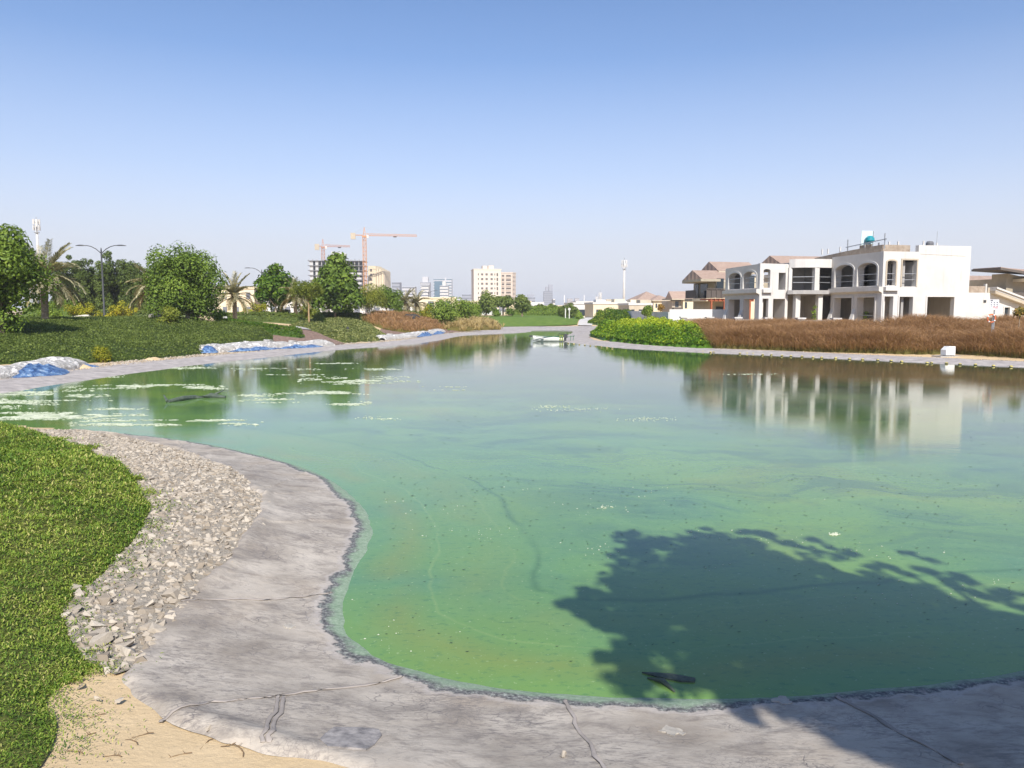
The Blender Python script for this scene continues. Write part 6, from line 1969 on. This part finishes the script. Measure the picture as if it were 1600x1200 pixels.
for j in range(3):
    for k in range(3):
        MB().box(-.23 + .17 * k, -.13 + .17 * k, -.006, -.002, zt - .20 - .10 * j, zt - .15 - .10 * j).build('sign_mark', M_INK, ls)
MB().box(-.08, .22, -.006, -.002, zb + .13, zb + .17).build('sign_mark', M_RED, ls); MB().box(.04, .22, -.006, -.002, zb + .04, zb + .07).build('sign_mark', M_RED, ls)
MB().bar((-.05, .03, 0), (-.05, .03, z_at(497, 45) - g), .05).build('post', M_STEEL, ls)
lb_ = empty('lifebuoy', (at(1549.5, 490, 44.9)[0], 44.9, z_at(497.5, 44.9))); tag(lb_, 'orange and white lifebuoy ring hung below the rescue sign', 'lifebuoy')
for nm, m_, segs in (('ring', plain('buoy_orange', (.62, .17, .07), .5), range(0, 24)), ('white_band', plain('buoy_white', (.75, .74, .72), .5), None)):
    if segs is not None:
        pth = [(.23 * cos(2 * pi * k / 24), 0, .23 * sin(2 * pi * k / 24)) for k in range(25)]
        MB().tube(pth, .045, 8, False).build(nm, m_, lb_, True)
    else:
        for a0 in (.8, 2.4, 3.9, 5.5):
            pth = [(.23 * cos(a0 + .09 * k), 0, .23 * sin(a0 + .09 * k)) for k in range(5)]
            MB().tube(pth, .049, 8).build(nm, m_, lb_, True)

# ------------------------------------------------------------------ parked car by the grey palms
q = at(643, 489, 100)
car = empty('parked_car', (q[0], 100, float(tz(q[0], 100))), radians(10)); tag(car, 'dark saloon car parked behind the red grass on the far bank', 'car')
M_CAR = plain('car_paint', (.025, .03, .04), .25, .6)
mb = MB().wall((-2.1, -.85, 0), FX, [(0, .35), (4.2, .35), (4.2, .85), (3.9, .95), (3.3, .98), (2.7, 1.42), (1.4, 1.45), (.8, 1.0), (.1, .9), (0, .6)], [], 1.7, -FY); mb.build('body', M_CAR, car)
MB().wall((-2.1, -.86, 0), FX, [(1.0, 1.0), (3.0, 1.0), (2.6, 1.36), (1.45, 1.38)], [], .02, -FY).build('side_window', M_GLASS, car)
for a in (-1.35, 1.35):
    for b in (-.8, .72): MB().tube([(a, b - .1, .32), (a, b + .1, .32)], [.32, .32], 14).build('wheel', M_DARKM, car)
q = at(769, 493, 175)
van = empty('parked_van', (q[0], 175, float(tz(q[0], 175))), radians(4)); tag(van, 'white van parked under the dark trees beyond the lawn', 'van')
MB().wall((-2.4, -.9, 0), FX, [(0, .3), (4.6, .3), (4.6, 1.1), (4.0, 1.25), (3.4, 2.0), (0, 2.05)], [], 1.8, -FY).build('body', M_WHITE, van)
MB().wall((-2.4, -.915, 0), FX, [(2.5, 1.25), (3.8, 1.25), (3.3, 1.85), (2.5, 1.85)], [], .01, -FY).build('side_window', M_GLASS, van)
for a in (-1.5, 1.4):
    MB().tube([(a, -.95, .3), (a, -.75, .3)], [.32, .32], 14).build('wheel', M_DARKM, van)

# ------------------------------------------------------------------ algae scum, flotsam
def scum(u, v, wpx, hpx, n, rs, R2):
    c_ = flat(u, v); a = flat(u + wpx, v); b = flat(u, v - hpx)
    ex, ey = a - c_, b - c_
    n = n * 3
    g_ = np.clip(R.normal(size=(n, 2)), -2.2, 2.2) * .52
    P = c_ + g_[:, :1] * ex + g_[:, 1:] * ey
    keep = fbm(P[:, 0] * .8, P[:, 1] * 2.2, 90, 5) > .515
    P = P[keep]
    return P, R.uniform(.15, 1.0, len(P)) ** 1.5 * rs * .38


PP, RR = [], []
for (u, v, w_, h_, n, rs) in ((70, 617, 85, 7, 420, .20), (20, 630, 60, 7, 260, .16), (100, 650, 110, 5, 520, .18), (180, 603, 60, 4, 220, .17), (135, 604, 30, 3, 150, .14), (255, 603, 80, 2.6, 260, .18), (320, 607, 30, 2, 120, .15), (30, 650, 40, 5, 200, .14),
                              (295, 661, 90, 4, 420, .16), (180, 661, 60, 4, 260, .15), (340, 658, 60, 2, 160, .13), (185, 640, 40, 2, 90, .13), (240, 572, 60, 2.5, 160, .18), (290, 575, 40, 1.6, 90, .18), (160, 588, 30, 2, 90, .15),
                              (560, 594, 80, 5, 620, .18), (505, 614, 60, 3, 200, .17), (690, 607, 40, 2.4, 120, .16), (420, 626, 50, 3, 130, .15), (545, 630, 30, 3, 120, .15), (430, 577, 60, 1.6, 90, .2), (400, 618, 30, 2, 60, .14),
                              (585, 577, 40, 1.2, 60, .2), (460, 586, 40, 1.2, 70, .2), (530, 568, 40, 1, 40, .22), (1170, 585, 40, 1, 30, .12), (947, 798, 16, 7, 60, .035), (1304, 835, 7, 2.4, 22, .035), (865, 637, 26, 3, 40, .07), (1010, 655, 40, 3, 30, .06), (592, 653, 34, 3, 60, .06), (900, 640, 60, 4, 40, .05)):
    a, b = scum(u, v, w_, h_, n, rs, None); PP.append(a); RR.append(b)
_s = np.stack([R.uniform(-2.5, 6, 1500), R.uniform(5, 12, 1500)], 1); _s = _s[fbm(_s[:, 0] * .9, _s[:, 1] * 1.6, 95, 4) > .60]; PP.append(_s); RR.append(R.uniform(.0012, .0075, len(_s)) ** 1.0)
PP, RR = np.vstack(PP), np.concatenate(RR)
ok = shore_d(PP) < -.15
PP, RR = PP[ok], RR[ok]
k = 9
an = np.linspace(0, 2 * pi, k, endpoint=False)
rr = RR[:, None] * R.uniform(.55, 1.2, (len(PP), k)) * (1 + .4 * np.cos(an[None] - R.uniform(0, 6.28, (len(PP), 1))))
V = np.zeros((len(PP), k + 1, 3))
V[:, :k, 0] = PP[:, :1] + rr * np.cos(an) * 1.7; V[:, :k, 1] = PP[:, 1:] + rr * np.sin(an) * .5
V[:, :k, 2] = .004; V[:, k, :2] = PP; V[:, k, 2] = .012 + RR * .12
Fc = np.stack([np.stack([np.full(k, k), np.arange(k), (np.arange(k) + 1) % k], 1) + i * (k + 1) for i in range(len(PP))]).reshape(-1, 3)
M_SCUM = rough_mat('algae_scum', (.33, .39, .24), (.60, .62, .49), 3.5, .8, .6, 14, .03)
tag(link('algae_scum', fast('algae_scum', V.reshape(-1, 3), Fc, True), M_SCUM), 'pale drifting streaks of dried algae scum on the water', kind='stuff')
# small dark bits of leaf floating
Pd = np.vstack([np.stack([R.uniform(-2, 8, 800), R.uniform(5.2, 13, 800)], 1), np.stack([R.uniform(-9, 18, 260), R.uniform(12, 26, 260)], 1)])
Pd = Pd[shore_d(Pd) < -.3]; n = len(Pd)
a_ = R.normal(0, .5, n); l_ = R.uniform(.008, .026, n) * np.clip(Pd[:, 1] / 9, .8, 2.2); w_ = l_ * R.uniform(.15, .35, n)
ex = np.stack([np.cos(a_), np.sin(a_), 0 * a_], 1); ey = np.stack([-np.sin(a_), np.cos(a_), 0 * a_], 1)
b0 = np.column_stack([Pd, np.full(n, .006)])
V = np.stack([b0 - ex * l_[:, None], b0 + ey * w_[:, None], b0 + ex * l_[:, None] + [0, 0, .006], b0 - ey * w_[:, None]], 1).reshape(-1, 3)
tag(link('floating_litter', fast('floating_litter', V, np.arange(4 * n).reshape(-1, 4)), plain('wet_leaf', (.035, .055, .03), .5)), 'dark specks of wet leaf floating on the green water', kind='stuff')
# sodden boards near the bank and a drowned branch farther off
M_SOD = rough_mat('sodden_wood', (.05, .07, .055), (.11, .13, .10), 8, .7, .7, 30, .02)
p0, p1 = flat(1003, 1052), flat(1086, 1064)
_d = (p1 - p0); _n = np.array([-_d[1], _d[0]]) / np.linalg.norm(_d)
tag(MB().prism([tuple(p0), tuple(p0 + _d * .3 - _n * .035), tuple(p0 + _d * .75 - _n * .055), tuple(p1 - _n * .03), tuple(p1 + _n * .03), tuple(p0 + _d * .55 + _n * .045), tuple(p0 + _d * .2 + _n * .02)], -.01, .012).build('sodden_board', M_SOD), 'black sodden board afloat in the tree shade by the liner', 'board')
p0, p1 = flat(1012, 1060), flat(1054, 1082)
tag(MB().tube([(*p0, .005), (*((p0 + p1) / 2 + [.02, .03]), .02), (*p1, .008)], [.006, .022, .008], 8).build('sodden_bark', M_SOD), 'curled strip of wet bark beside the black sodden board', 'bark')
pts = [flat(*a) for a in ((262, 629), (285, 626), (305, 622.5), (330, 621.5), (352, 622))]
mb = MB().tube([(*p, .02 + .05 * (i % 2)) for i, p in enumerate(pts)], [.06, .08, .09, .09, .05], 8)
mb.tube([(*pts[3], .05), (pts[3][0] + .3, pts[3][1] + .3, .22)], [.05, .02], 6); mb.tube([(*pts[0], .03), (pts[0][0] - .2, pts[0][1] + .2, .2)], [.05, .02], 6)
tag(mb.build('drowned_branch', M_SOD), 'dark drowned branch lying in the water among the pale scum', 'branch')

# ================================================================== the dusty air over the whole place
hz = MB().box(-9500, 9500, -90, 9500, -2.2, 74).build('haze', None)
s = Sh('dusty_air')
s.nt.nodes.remove(s.b)
pv = s.n('ShaderNodeVolumePrincipled')
pv.inputs['Color'].default_value = (.93, .95, 1.0, 1)
pv.inputs['Density'].default_value = 0.00030
pv.inputs['Anisotropy'].default_value = 0.0
s.nt.links.new(pv.outputs[0], s.out.inputs['Volume'])
hz.data.materials.append(s.m)
tag(hz, 'thin dusty air lying over the lake and town', kind='stuff')
